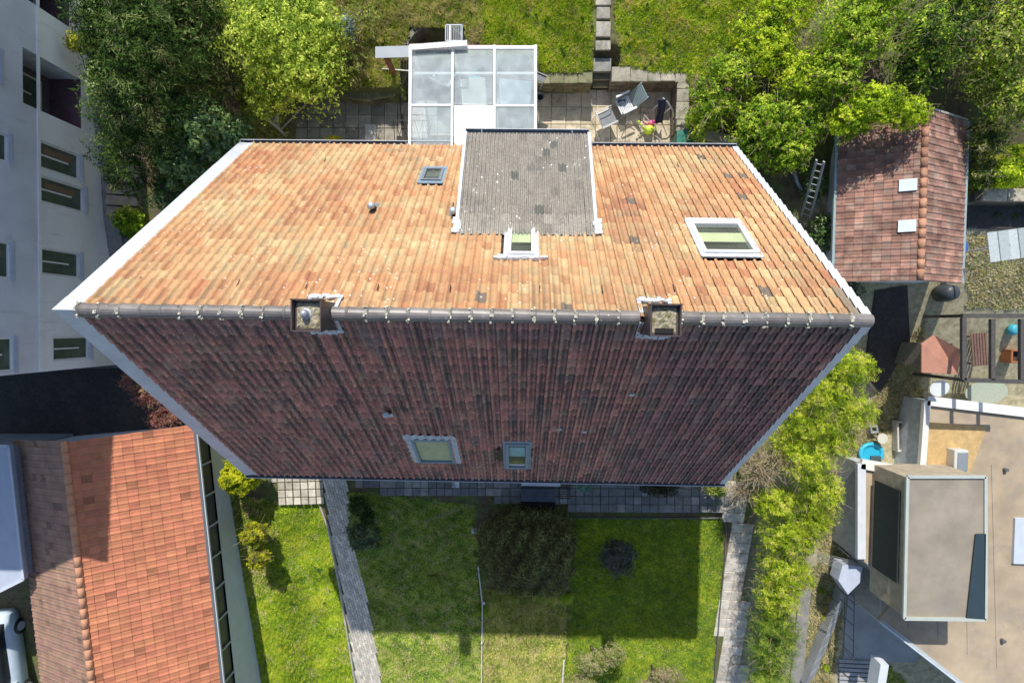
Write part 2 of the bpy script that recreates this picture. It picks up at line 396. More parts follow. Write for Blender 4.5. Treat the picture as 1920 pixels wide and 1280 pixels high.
# ------------------------------------------------------------------ foliage
def leaves_mesh(name, C, Nn, col, L, Wd, g, mt):
    n = len(C)
    Nn = Nn+g.normal(size=(n, 3))*.55; Nn /= np.linalg.norm(Nn, axis=1)[:, None]+1e-9
    r = g.normal(size=(n, 3)); T = np.cross(Nn, r); T /= np.linalg.norm(T, axis=1)[:, None]+1e-9
    B = np.cross(Nn, T); l = (L*np.exp(g.normal(size=n)*.33))[:, None]; w_ = (Wd*g.uniform(.7, 1.3, n))[:, None]
    V = np.stack([C-T*l*.5, C+B*w_*.5-Nn*l*.08, C+T*l*.5, C-B*w_*.5-Nn*l*.08], 1).reshape(-1, 3)
    return npmesh(name, V, np.arange(len(V)).reshape(-1, 4), np.repeat(col, 4, 0), M[mt])
def crown_points(blobs, n, g, shell=.45, clump=.35, seed=0, cut=-.6, zmin=None, box=0.0):
    vol = np.array([b[3]*b[4]*b[5] for b in blobs])**(2/3); pr = vol/vol.sum()
    k = g.choice(len(blobs), n, p=pr); b = np.array(blobs)[k]
    u = g.normal(size=(n, 3)); u /= np.linalg.norm(u, axis=1)[:, None]
    u[:, 2] = np.where(u[:, 2] < -.35, -u[:, 2], u[:, 2])
    r = 1-shell*g.random(n)**1.6
    nz = Noise(seed+1, 1.0)(b[:, :3]*.7+u*1.4); nz2 = Noise(seed+2, .33)(b[:, :3]+u)
    if box:
        u = u/((np.abs(u)**box).sum(1)**(1/box))[:, None]; r = 1-shell*g.random(n)**1.6; nz = nz*.35; nz2 = nz2*.4
    r = r*(1+.11*nz+.07*nz2)
    X = b[:, :3]+u*b[:, 3:6]*r[:, None]
    keep = Noise(seed+3, clump)(X) > cut+g.normal(size=n)*.3
    if zmin is not None: keep &= X[:, 2] > zmin
    return X[keep], u[keep]
def palette(g, X, pal, seed, sc=.6, jit=.18):
    pal = np.array(pal); t = np.clip(.5+.22*Noise(seed+7, sc)(X)+.12*Noise(seed+8, sc*.3)(X)+g.normal(size=len(X))*jit, 0, .999)*(len(pal)-1)
    i = t.astype(int); f = (t-i)[:, None]
    return 1.8*(pal[i]*(1-f)+pal[np.minimum(i+1, len(pal)-1)]*f)*g.uniform(.75, 1.25, (len(X), 1))
def plant(name, label, cat, blobs, n, L, Wd, pal, seed, mt='leaf', trunk=None, bark='bark', group=None, shell=.5,
          clump=.3, cut=-.5, up=.35, flowers=None, limbs=8, lean=None, twigs=0, twigcol=(.3,.24,.16), box=0.0):
    """thing > trunk, crown (+ flower clusters). blobs in world coordinates"""
    g = np.random.default_rng(seed); bx = np.array(blobs)
    cx, cy = bx[:, 0].mean(), bx[:, 1].mean(); base = float(H(cx, cy))
    if trunk: cx, cy = trunk[0], trunk[1]; base = float(H(cx, cy))
    root = thing(name, label, cat, (cx, cy, base), group=group)
    org = np.array([cx, cy, base])
    n = int(n*1.7); L *= 1.25; Wd *= 1.3
    X, u = crown_points(blobs, n, g, shell, clump, seed, cut, base+.03, box)
    N_ = u+np.array([0, 0, up])
    if lean is not None:
        N_ = N_+g.normal(size=N_.shape)*.3
    col = palette(g, X, pal, seed)
    link('crown', leaves_mesh('crown', X-org, N_, col, L, Wd, g, mt), root)
    mb = MB(); r0 = trunk[2] if trunk else .05
    topz = bx[:, 2].mean()-base
    mb.tube([(0,0,-.1), (.02,.03,topz*.4), (0,0,topz*.8)], [r0, r0*.8, r0*.5], 8)
    for i in range(limbs):
        b = blobs[i % len(blobs)]
        a = g.uniform(0, 6.28); tgt = np.array(b[:3])-org+np.array([math.cos(a)*b[3]*.75, math.sin(a)*b[4]*.75, g.uniform(-.1, .7)*b[5]])
        st = np.array([0, 0, topz*g.uniform(.15, .6)]); mid = (st+tgt)/2+np.array([0, 0, .12])+g.normal(size=3)*.06
        mb.tube([st, mid, tgt], [r0*.5, r0*.32, r0*.1], 5)
    mb.build('trunk', M[bark], root, True)
    if twigs:
        tb = MB()
        k = g.choice(len(X), twigs)
        for q, uu in zip(X[k], u[k]):
            q = q-org; d = uu+g.normal(size=3)*.5; d /= np.linalg.norm(d); ln = g.uniform(.25, .7)
            p1 = q+d*ln*.5+g.normal(size=3)*.05; tb.tube([q-d*ln*.4, p1, q+d*ln*.8], [.009, .007, .003], 4, col=tuple(np.array(twigcol)*g.uniform(.6, 1.2)))
        tb.build('twigs', M['wood'], root, kind='stuff')
    if flowers:
        fc, fn, fs = flowers; k = g.choice(len(X), fn); Y = X[k]-org+u[k]*.06
        Y = np.repeat(Y, 14, 0)+g.normal(size=(fn*14, 3))*fs*.55
        link('flower_clusters', leaves_mesh('flower_clusters', Y, np.tile([0, 0, 1.], (len(Y), 1)), np.array(fc)*g.uniform(.7, 1.3, (len(Y), 1)), fs*.5, fs*.4, g, 'leaf'), root, kind='stuff')
    return root
def blob_px(px, py, zc, rx, ry, rz):
    x, y, z = P(px, py, zc); return (x, y, z, rx, ry, rz)

# ================================================================== HOUSE
X0, X1 = -8.2, 6.6
YR, ZR = 0.173, 12.20
EB = (5.31, 5.457); EF = (-4.70, 5.10)
house = thing('tiled_roof_house', 'large gabled house with sunlit orange tiles behind its ridge and dark weathered tiles in front', 'house', (0,0,0))
class Slope:
    """frame of a roof slope: u runs along the eave, v up the slope, n outwards"""
    def __init__(s, eave, ridge, x0, x1, flip):
        s.e = Vector((0, eave[0], eave[1])); d = Vector((0, ridge[0]-eave[0], ridge[1]-eave[1])); s.L = d.length
        s.v = d.normalized(); s.u = Vector((1,0,0)) if not flip else Vector((-1,0,0))
        s.n = s.u.cross(s.v); s.x0, s.x1, s.flip = x0, x1, flip
        s.o = Vector((x1 if flip else x0, eave[0], eave[1]))
        s.M = Matrix((s.u, s.v, s.n)).transposed().to_4x4(); s.M.translation = s.o
    def at(s, x, v, n=0.0):       # world point from world x
        return Vector((x, 0, 0))+Vector((0, s.o.y, s.o.z))+s.v*v+s.n*n
    def hit(s, px, py, n=0.0):    # where the view ray meets the slope -> (x, v)
        d = Vector(ray(px, py)); c = Vector(CAM); o = s.o+s.n*n
        t = (o-c).dot(s.n)/d.dot(s.n); q = c+d*t; return q.x, (q-o).dot(s.v)
SB = Slope(EB, (YR, ZR), X0, X1, True)     # back, u = -X
SF = Slope(EF, (YR, ZR), X0, X1, False)    # front
XT0, XT1 = X0+.40, X1-.10
NC = 71
TW = (XT1-XT0)/NC
PROF = [(0,.036),(.06,.048),(.16,.053),(.27,.040),(.38,.012),(.50,.0),(.66,.006),(.80,.014),(.92,.006),(1.03,.0)]
PROF_S = [(0,.012),(.06,.020),(.16,.024),(.27,.018),(.38,.005),(.50,.0),(.66,.003),(.80,.006),(.92,.003),(1.03,.0)]
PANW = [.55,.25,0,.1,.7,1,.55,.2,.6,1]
PROF_G = [(0,.004),(.04,.036),(.20,.036),(.26,.002),(.48,.002),(.54,.036),(.72,.036),(.78,.002),(1.0,.002)]
def tile_vf(w, g, prof, lift=.026, mirror=False, thick=.016, jit=(0,0,0)):
    vs = []; fs = []; n = len(prof); L = g+.045
    for (v, l) in ((0, lift), (L, 0.0)):
        for u, h in prof:
            uu = (1-u) if mirror else u
            vs.append((uu*w+jit[0], v-.0+jit[1], h+l+jit[2]))
    for u, h in prof:
        uu = (1-u) if mirror else u
        vs.append((uu*w+jit[0], jit[1]+.002, h+lift-thick-.014+jit[2]))
    for i in range(n-1):
        q = (i, i+1, n+i+1, n+i); fr = (2*n+i, 2*n+i+1, i+1, i)
        fs += [q[::-1], fr[::-1]] if mirror else [q, fr]
    e = 0; q = (2*n+e, e, n+e)
    fs.append(q if not mirror else q[::-1])
    return vs, fs
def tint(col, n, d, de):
    '''worn tile: dirt and painted recess shade darken the pan of the tile and its head, by an amount that differs from tile to tile'''
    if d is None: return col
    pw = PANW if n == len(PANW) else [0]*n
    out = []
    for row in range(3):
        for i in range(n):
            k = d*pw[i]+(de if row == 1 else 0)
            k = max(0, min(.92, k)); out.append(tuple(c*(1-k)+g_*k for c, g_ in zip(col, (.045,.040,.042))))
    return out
def tile_field(sl, u_n, rows, g, prof, colf, matname, parent, single_rows, skip=None, mirror=False, w=TW, name='tile', fieldname='tile_field', nvar=14, u_off=0.0, grime_shade=None, hd=.12, lift=.026):
    """single_rows: rows built as objects of their own; the rest joined"""
    mb = MB(); variants = {}; 
    for r in range(rows):
        for c in range(u_n):
            if skip and skip(c, r): continue
            col = colf(c, r); gd_ = None if grime_shade is None else grime_shade(c, r)
            j = (rnd.uniform(-.004, .004), rnd.uniform(-.006, .006), rnd.uniform(-.002, .005))
            if r in single_rows:
                key = tuple(round(q*14) for q in col)+(0 if gd_ is None else round(gd_*4),)
                if key not in variants:
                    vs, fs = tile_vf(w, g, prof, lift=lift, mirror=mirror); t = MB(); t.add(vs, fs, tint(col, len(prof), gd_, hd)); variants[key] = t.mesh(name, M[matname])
                Mt = sl.M @ Matrix.Translation((u_off+c*w+j[0], r*g+j[1], .012+j[2])) @ Matrix.Rotation(rnd.uniform(-.012, .012), 4, 'Z')
                o = link(name, variants[key]); o.parent = parent
                o.matrix_local = (parent.matrix_world.inverted() if parent.location.length == 0 else Matrix.Translation(-parent.location)) @ Mt
            else:
                vs, fs = tile_vf(w, g, prof, lift=lift, mirror=mirror)
                rz = rnd.uniform(-.012, .012)
                T = sl.M @ Matrix.Translation((u_off+c*w+j[0], r*g+j[1], .012+j[2])) @ Matrix.Rotation(rz, 4, 'Z')
                b = parent.location
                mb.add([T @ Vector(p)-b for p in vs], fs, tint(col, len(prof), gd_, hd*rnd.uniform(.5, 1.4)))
    if mb.v: mb.build(fieldname, M[matname], parent, kind='stuff')

ROWS = 26; GB = SB.L/ROWS; GF = SF.L/ROWS
# windows and the dormer cut holes in the tiling: (slope, px rectangle corners at the slope)
def rect_px(sl, a, b, c=None, d=None):
    pts = [sl.hit(*q) for q in ((a, b) if c is None else (a, b, c, d))]
    xs = [p[0] for p in pts]; vs = [p[1] for p in pts]; return min(xs), max(xs), min(vs), max(vs)
sky_small = rect_px(SB, (794, 318), (833, 348))
sky_small = (SB.hit(812, 333)[0]-.27, SB.hit(812, 333)[0]+.27, SB.hit(812, 333)[1]-.40, SB.hit(812, 333)[1]+.40)
sky_large = (SB.hit(1353, 451)[0]-.58, SB.hit(1353, 451)[0]+.58, SB.hit(1353, 484)[1]*0+SB.hit(1370, 481)[1], SB.hit(1340, 421)[1])
sky_large = (sky_large[0], sky_large[1], min(sky_large[2:]), max(sky_large[2:]))
q1 = SB.hit(977, 484); q2 = SB.hit(977, 428)
sky_white = (q1[0]-.30, q1[0]+.30, min(q1[1], q2[1]), max(q1[1], q2[1]))
q1 = SF.hit(810, 817); q2 = SF.hit(817, 861)
sky_roller = ((q1[0]+q2[0])/2-.52, (q1[0]+q2[0])/2+.52, min(q1[1], q2[1]), max(q1[1], q2[1]))
q1 = SF.hit(970, 826); q2 = SF.hit(970, 872)
sky_blue = (q1[0]-.32, q1[0]+.32, min(q1[1], q2[1]), max(q1[1], q2[1]))
# dormer: where its roof dies into the main slope and its eave
DJ = SB.at(0, SB.hit(990, 440)[1]); DX0 = SB.hit(862, 438)[0]; DX1 = SB.hit(1118, 441)[0]
DW = DX1-DX0
# eave height chosen so that the width in the photo fits
DE_z = 7.95; _p = P(988, 254, DE_z); DE = Vector((0, _p[1], DE_z))
DX0b = P(876, 254, DE_z)[0]; DX1b = P(1101, 256, DE_z)[0]
def holes_b(x, v):
    for a in (sky_small, sky_large, sky_white):
        if a[0]-.07 < x < a[1]+.07 and a[2]-.02 < v < a[3]+.10: return True
    if DX0+.06 < x < DX1-.06 and v < SB.hit(990, 440)[1]-.1: return True
    return False
def holes_f(x, v):
    for a in (sky_roller, sky_blue):
        if a[0]-.07 < x < a[1]+.07 and a[2]-.02 < v < a[3]+.10: return True
    return False
nA = Noise(21, 3.2, dim=2); nB = Noise(22, .9, dim=2); nC = Noise(23, 1.4, dim=2)
grey_px = [(908,572),(1067,576),(1181,381),(1307,296),(1357,332),(1400,336),(1385,368),(1190,452),(1438,558)]
grey_cells = set()
for q in grey_px:
    x, v = SB.hit(*q); grey_cells.add((int((XT1-x)/TW), int(v/GB)))
STAINS = [(-3.45, SB.L-.4, .35, 1.6), (2.8, SB.L-.4, .35, 1.3), (sky_large[0]+.2, sky_large[2], .25, 1.6), (sky_white[0]+.2, sky_white[2], .3, .01), (SB.hit(1170, 400)[0], 4.6, .5, 3.2), (SB.hit(1235, 400)[0], 4.9, .12, 2.2), (SB.hit(640, 450)[0], 5.4, .12, 1.2)]
colg = [rnd.random() for _ in range(90)]; colh = [rnd.random() for _ in range(90)]
nG = Noise(31, 1.1, dim=2); nH = Noise(32, 2.4, dim=2)
def grime_shade_f(c, r):  # share of dirt and painted groove shade in each front tile
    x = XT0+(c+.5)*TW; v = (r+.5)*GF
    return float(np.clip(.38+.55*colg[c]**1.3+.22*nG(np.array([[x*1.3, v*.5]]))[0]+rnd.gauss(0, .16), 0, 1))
def grime_shade_b(c, r):
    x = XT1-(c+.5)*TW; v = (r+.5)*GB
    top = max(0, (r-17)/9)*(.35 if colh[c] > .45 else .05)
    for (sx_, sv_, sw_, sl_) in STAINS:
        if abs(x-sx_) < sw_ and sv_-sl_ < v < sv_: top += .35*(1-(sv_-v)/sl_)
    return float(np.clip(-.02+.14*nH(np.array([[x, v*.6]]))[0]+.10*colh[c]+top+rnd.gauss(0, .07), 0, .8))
def col_b(c, r):
    x = XT1-(c+.5)*TW; v = (r+.5)*GB; q = np.array([[x, v]])
    if (c, r) in grey_cells: return (.17, .135, .105)
    a = float(nA(q)[0])*.45+rnd.gauss(0, .62)
    L_ = [np.array(k) for k in ((.52,.385,.20),(.51,.325,.165),(.50,.28,.135),(.475,.24,.115),(.41,.18,.09))]
    t_ = np.clip((a+1.3)/3.1, 0, .999)*4; i_ = int(t_); c3 = L_[i_]*(1-(t_-i_))+L_[i_+1]*(t_-i_)
    # mossy reddish stain right of the dormer
    sx, sv = SB.hit(1170, 400)
    if abs(x-sx) < .55 and abs(v-sv) < 1.6 and rnd.random() < .5: c3 = c3*.5+np.array([.40,.18,.10])*.5
    if x > X1-.25 and r > 22: c3 = np.array([.25,.2,.14])
    c3 = c3*rnd.uniform(.86, 1.10)
    return tuple(c3)
def col_f(c, r):
    x = XT0+(c+.5)*TW; v = (r+.5)*GF; q = np.array([[x*2.2, v*.45]]); q2 = np.array([[x, v]])
    a = float(nB(q)[0])*.5+float(nC(q2)[0])*.35+rnd.gauss(0, .34)
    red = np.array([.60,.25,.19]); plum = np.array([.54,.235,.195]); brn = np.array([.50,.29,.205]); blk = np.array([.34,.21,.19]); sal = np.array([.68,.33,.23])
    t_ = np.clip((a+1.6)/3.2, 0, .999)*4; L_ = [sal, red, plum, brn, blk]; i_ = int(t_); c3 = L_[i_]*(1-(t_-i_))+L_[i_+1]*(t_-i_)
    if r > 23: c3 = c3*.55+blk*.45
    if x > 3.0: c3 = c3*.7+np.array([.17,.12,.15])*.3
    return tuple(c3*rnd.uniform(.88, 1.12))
tile_field(SB, NC, ROWS, GB, PROF, col_b, 'tile_sun', house, (24, 25), lambda c, r: holes_b(XT1-(c+.5)*TW, (r+.5)*GB), mirror=True, u_off=X1-XT1, grime_shade=grime_shade_b, hd=.16, lift=.032)
tile_field(SF, NC, ROWS, GF, PROF, col_f, 'tile_dark', house, (24, 25), lambda c, r: holes_f(XT0+(c+.5)*TW, (r+.5)*GF), u_off=XT0-X0, grime_shade=grime_shade_f, hd=.5, lift=.045)
# roof deck, gable walls, storey walls
mb = MB()
for sl in (SB, SF):
    a, b, c, d = sl.at(X0+.01, .02, -.03), sl.at(X1-.03, .02, -.03), sl.at(X1-.03, sl.L-.02, -.03), sl.at(X0+.01, sl.L-.02, -.03)
    lo = [p-sl.n*.12 for p in (a, b, c, d)]
    mb.add([a,b,c,d]+lo, [(0,1,2,3),(7,6,5,4),(0,4,5,1),(1,5,6,2),(2,6,7,3),(3,7,4,0)])
mb.build('roof_deck', M['deck'], house)
mb = MB(); WX0, WX1, WY0, WY1 = X0+.25, X1-.25, EF[0]+.55, EB[0]-.55
def roofz(y): return (ZR-(y-YR)*(ZR-EB[1])/(EB[0]-YR) if y > YR else ZR-(YR-y)*(ZR-EF[1])/(YR-EF[0]))-.32
for x, s in ((WX0, -1), (WX1, 1)):
    mb.add([(x, WY0, -1.2), (x, WY1, -1.2), (x, WY1, roofz(WY1)), (x, YR, roofz(YR)), (x, WY0, roofz(WY0))], [(0,1,2,3,4) if s > 0 else (4,3,2,1,0)])
for y in (WY0, WY1):
    mb.add([(WX0, y, -1.2), (WX1, y, -1.2), (WX1, y, roofz(y)), (WX0, y, roofz(y))], [(0,1,2,3)])
mb.build('wall', M['render_wall'], house)
# ground floor and gable windows, seen only from the side
def wall_window(x, y, z, w_, h_, ax_):
    f = MB(); g2 = MB()
    if ax_ == 'y':
        s = -1 if y < 0 else 1
        for dx, dz, ww, hh in ((0, h_/2, w_+.1, .07), (0, -h_/2, w_+.1, .07), (-w_/2, 0, .07, h_), (w_/2, 0, .07, h_), (0, 0, .05, h_)):
            f.box((x+dx, y+s*.03, z+dz), (ww, .08, hh))
        g2.box((x, y+s*.015, z), (w_, .02, h_))
    else:
        s = -1 if x < 0 else 1
        for dy, dz, ww, hh in ((0, h_/2, w_+.1, .07), (0, -h_/2, w_+.1, .07), (-w_/2, 0, .07, h_), (w_/2, 0, .07, h_), (0, 0, .05, h_)):
            f.box((x+s*.03, y+dy, z+dz), (.08, ww, hh))
        g2.box((x+s*.015, y, z), (.02, w_, h_))
    fo = f.build('window', M['white_frame'], house); g2.build('pane', M['room_green'], fo)
for x in (-6.2, -3.6, -1.2, 3.2, 5.2): wall_window(x, WY0, 3.2 if x not in (0,) else 3, 1.2, 1.2, 'y')
for x in (-6.2, -3.6, 3.6, 5.2): wall_window(x, WY0, 1.2, 1.2, 1.2, 'y')
for x in (WX0, WX1):
    for y, z in ((-1.5, 6.2), (1.4, 6.2), (0.1, 9)): wall_window(x, y, z, 1.0, 1.2, 'x')

# ridge tiles with mortar joints
n_r = 38; stp = (X1-.03-X0-.42)/n_r
def ridge_mesh(kk):
    t = MB(); vs = []; fs = []; K = 9
    prof = [(-.0, .128), (.05, .142), (.06, .132), (stp-.02, .120), (stp+.03, .118)]
    for (x, r) in prof:
        for k in range(K+1):
            a = math.pi*(k/K)*1.16-.08*math.pi; vs.append((x, -math.cos(a)*r, math.sin(a)*r*1.05))
    for i in range(len(prof)-1):
        for k in range(K):
            a = i*(K+1)+k; fs.append((a, a+K+1, a+K+2, a+1))
    col = [1, .85, 1.15, .95][kk]; t.add(vs, fs, (col, col*.99, col*.97)); return t.mesh('ridge_tile', M['ridge'], False)
rms = [ridge_mesh(k) for k in range(4)]
chim_px = ((575, 60), (1245, 60))
for i in range(n_r):
    x = X0+.42+i*stp
    if any(abs(x+stp/2-cx) < .24 for cx in (-3.41, 2.79)): continue
    o = link('ridge_tile', rms[rnd.randrange(4)], house, loc=(x, YR+rnd.uniform(-.006, .006), ZR+.015+rnd.uniform(-.004, .008)))
    o.rotation_euler = (rnd.uniform(-.05, .05), rnd.uniform(-.008, .008), rnd.uniform(-.012, .012))
    # crumbling pale mortar at the joint
    if rnd.random() < .75 or x > -1:
        t = MB()
        for j in range(rnd.randrange(5, 11)):
            a = rnd.uniform(.15, 2.9); r = .135+rnd.uniform(0, .012)
            t.box((x+rnd.uniform(-.02, .035), YR-math.cos(a)*r, ZR+.02+math.sin(a)*r), (rnd.uniform(.02, .05), rnd.uniform(.03, .07), rnd.uniform(.015, .03)), M=Matrix.Rotation(a-1.57, 3, 'X'))
        t.build('mortar_joint', M['mortar'], house, kind='stuff')
mb = MB()
for k in range(420):
    x = rnd.uniform(X0+.1, X1); s_ = rnd.choice((-1, -1, -1, 1)); sl = SF if s_ < 0 else SB
    q = sl.at(x, sl.L-.12-rnd.random()*.03, .035)
    mb.box(q, (rnd.uniform(.04, .14), .04, .03), rz=rnd.uniform(-.2, .2))
mb.build('mortar_bedding', M['mortar'], house, kind='stuff')

# verges: broad flashing on the left, stepped cover tiles on the right
for sl, nm in ((SB, 'b'), (SF, 'f')):
    for k in range(5):
        v0 = sl.L*k/5; v1 = sl.L*(k+1)/5+.04
        t = MB(); h = .05+.004*(k % 2)
        vv = []
        for v in (v0, v1):
            for (x, n_) in ((X0-.02, -.16), (X0-.02, h+.03), (X0+.02, h+.035), (X0+.24, h+.015), (X0+.42, h+.03), (X0+.435, h-.02)):
                vv.append(sl.at(x, min(v, sl.L+.01), n_))
        fs = [(i, i+1, 7+i, 6+i) for i in range(5)]
        if sl is SB: fs = [f[::-1] for f in fs]
        t.add(vv, fs); t.build('verge_flashing', M['white_metal'], house)
    g_ = sl.L/ROWS
    vm = None
    for r in range(ROWS):
        t = MB(); wv = .17
        a0, a1 = r*g_, (r+1)*g_+.03
        vs = []
        for v, l in ((a0, .085), (a1, .055)):
            for (x, n_) in ((X1-.125, .0), (X1-.12, 0), (X1+wv-.12, 0), (X1+wv-.12, -.2)):
                vs.append(sl.at(x+(.012 if l > .07 else 0), v, l+n_+.0))
        vs += [p-sl.n*.035 for p in vs[:4]]
        fs = [(0,1,5,4), (1,2,6,5), (2,3,7,6), (0,8,9,1), (1,9,10,2)]
        if sl is SB: fs = [f for f in fs]
        else: fs = [f[::-1] for f in fs]
        t.add(vs, fs); t.build('verge_tile', M['white_metal'], house)

t = MB()   # folded cap over the left end of the ridge
_a = [SF.at(X0-.025, SF.L-.30, .085), SF.at(X0+.43, SF.L-.30, .075), Vector((X0+.43, YR, ZR+.13)), Vector((X0-.025, YR, ZR+.14)), SB.at(X0+.43, SB.L-.30, .075), SB.at(X0-.025, SB.L-.30, .085)]
t.add(_a, [(0,1,2,3), (3,2,4,5)]); t.add([_a[0], _a[3], _a[5], (X0-.025, YR, ZR-.5)], [(0,1,2,3)]); t.build('ridge_end_cap', M['white_metal'], house)
# gutters
def gutter(sl_e, x0, x1, s, z, y, parent=house, name='gutter'):
    t = MB(); K = 7; vs = []; fs = []; r = .075
    pts = [(y-s*.0, z+.01)]+[(y+s*(r-math.cos(math.pi*k/K)*r), z-math.sin(math.pi*k/K)*r) for k in range(K+1)]+[(y+s*(2*r+.012), z+.018), (y+s*(2*r+.024), z+.002)]
    for x in (x0, x1):
        vs += [(x, a, b) for a, b in pts]
    n = len(pts)
    for i in range(n-1): fs.append((i, i+1, n+i+1, n+i))
    vs2 = [(a, b-(.006 if abs(b) > 0 else 0), c-.008) for a, b, c in vs]
    t.add(vs, fs); o = t.build(name, M['gutter'], parent)
    e = MB()
    for x in (x0-.01, x1+.01): e.box((x, y+s*r, z-.035), (.02, 2*r+.03, .085))
    k = x0+.4
    while k < x1: e.box((k, y+s*r, z+.012), (.03, 2*r+.02, .006)); k += 2.3
    e.build('gutter_fittings', M['grey_frame'], o)
    b = MB(); b.box(((x0+x1)/2, y+s*(r+.01), z+.02), (x1-x0, .0, 0)); 
    rim = MB(); rim.tube([(x0, y+s*(2*r+.018), z+.016), (x1, y+s*(2*r+.018), z+.016)], .013, 6); rim.build('gutter_rim', M['white_metal'], o)
    inn = MB(); inn.box(((x0+x1)/2, y+s*(r-.006), z-.045), (x1-x0-.02, .09, .012)); inn.build('gutter_silt', M['gutter_dark'], o)
    return o
gutter(None, X0, DX0b-.02, 1, EB[1]-.01, EB[0]-.01)
gutter(None, DX1b+.02, X1+.02, 1, EB[1]-.01, EB[0]-.01)
gutter(None, X0, X1+.05, -1, EF[1]-.01, EF[0]+.01)
mb = MB()
for s, e in ((1, EB), (-1, EF)):
    mb.box(((X0+X1)/2, e[0]-s*.035, e[1]-.11), (X1-X0, .03, .17))
mb.build('fascia_board', M['white_frame'], house)

# small birds-mouth strips of pale foil showing at the eaves
mb = MB()
for sl in (SB, SF):
    k = X0+.1
    while k < X1-.1:
        if not (sl is SB and DX0b-.1 < k < DX1b+.1):
            if rnd.random() < .8: mb.box(sl.at(k, -.015, .012), (.10, .05, .006), M=Matrix((sl.u, sl.v, sl.n)).transposed())
        k += TW
mb.build('eave_comb', M['white_metal'], house, kind='stuff')

# ------------------------------------------------------------------ dormer
class DSlope(Slope):
    def __init__(s, e, r, xa, xb):
        s.x0, s.x1, s.flip = xa, xb, True
        s.o = Vector((xb, e.y, e.z)); d = Vector((0, r.y-e.y, r.z-e.z)); s.L = d.length
        s.u = Vector((-1,0,0)); s.v = d.normalized(); s.n = s.u.cross(s.v)
        s.M = Matrix((s.u, s.v, s.n)).transposed().to_4x4(); s.M.translation = s.o
DS = DSlope(Vector((0, DE.y, DE.z)), Vector((0, DJ.y, DJ.z+.06)), DX0b, DX1b)
dorm = MB()
a, b, c, d = DS.at(DX0b, 0, -.02), DS.at(DX1b, 0, -.02), DS.at(DX1b, DS.L, -.02), DS.at(DX0b, DS.L, -.02)
lo = [p-DS.n*.14 for p in (a, b, c, d)]
dorm.add([a,b,c,d]+lo, [(0,1,2,3),(7,6,5,4),(0,4,5,1),(1,5,6,2),(2,6,7,3),(3,7,4,0)])
dormer = dorm.build('dormer', M['deck'], house)
ndc = 16; wd_ = (DX1b-DX0b)/ndc; ndr = 12; gd = DS.L/ndr
def col_d(c, r):
    k = rnd.gauss(0, 1); b_ = np.array([.235,.215,.185])*(1+.07*k)
    if rnd.random() < .02 or (c in (8, 9) and r in (4, 5) and rnd.random() < .5): b_ = np.array([.12,.125,.11])
    if r > 9: b_ = b_*1.25
    if c in (7, 8, 6, 5) and rnd.random() < .2: b_ = b_*.78
    return tuple(np.clip(b_, .06, .5))
tile_field(DS, ndc, ndr, gd, PROF_G, col_d, 'tile_grey', dormer, range(ndr), None, mirror=True, w=wd_, fieldname='tile_rest')
for x, s in ((DX0b+.05, -1), (DX1b-.05, 1)):
    t = MB()
    pts = [(x, DE.y-.3, DE.z-.1), (x, DJ.y, DJ.z-.1), (x, DE.y-.3, SB.at(0, 0).z+(EB[0]-(DE.y-.3))*(ZR-EB[1])/(EB[0]-YR))]
    t.add(pts, [(0,1,2)]); t.add([(p[0]-s*.1, p[1], p[2]) for p in pts], [(2,1,0)])
    t.build('cheek', M['lead'], dormer)
t = MB(); yv = DE.y-.3; zb = SB.at(0, 0).z+max(0, (EB[0]-yv))*(ZR-EB[1])/(EB[0]-YR)
t.box(((DX0b+DX1b)/2, yv, (DE.z+zb)/2-.1), (DX1b-DX0b-.1, .1, DE.z-zb+.1)); t.build('dormer_front', M['render_wall'], dormer)
for k in range(3):
    xc = DX0b+(k+.5)*(DX1b-DX0b)/3; f = MB()
    for dx, dz, a_, b_ in ((0,.5,.95,.07),(0,-.5,.95,.07),(-.44,0,.07,1),(.44,0,.07,1)): f.box((xc+dx, yv+.07, DE.z-.8+dz), (a_, .06, b_))
    f.build('dormer_window', M['white_frame'], dormer)
for x in (DX0b-.035, DX1b+.035):
    q = [DS.at(x, -.02, .02), DS.at(x, DS.L+.05, .02)]
    t = MB(); t.bar(q[0], q[1], .075, .16); t.build('dormer_verge', M['white_metal'], dormer)
for x in (DX0b-.03, DX1b+.05):
    t = MB()
    for j in range(5): t.box(DS.at(x+rnd.uniform(-.05, .05), DS.L-.05-j*.08, .05+.004*j), (.14+rnd.random()*.05, .12, .03), M=Matrix((DS.u, DS.v, DS.n)).transposed())
    t.build('corner_flashing', M['white_metal'], dormer)
gutter(None, DX0b-.03, DX1b+.03, 1, DE.z-.01, DE.y-.01, dormer)

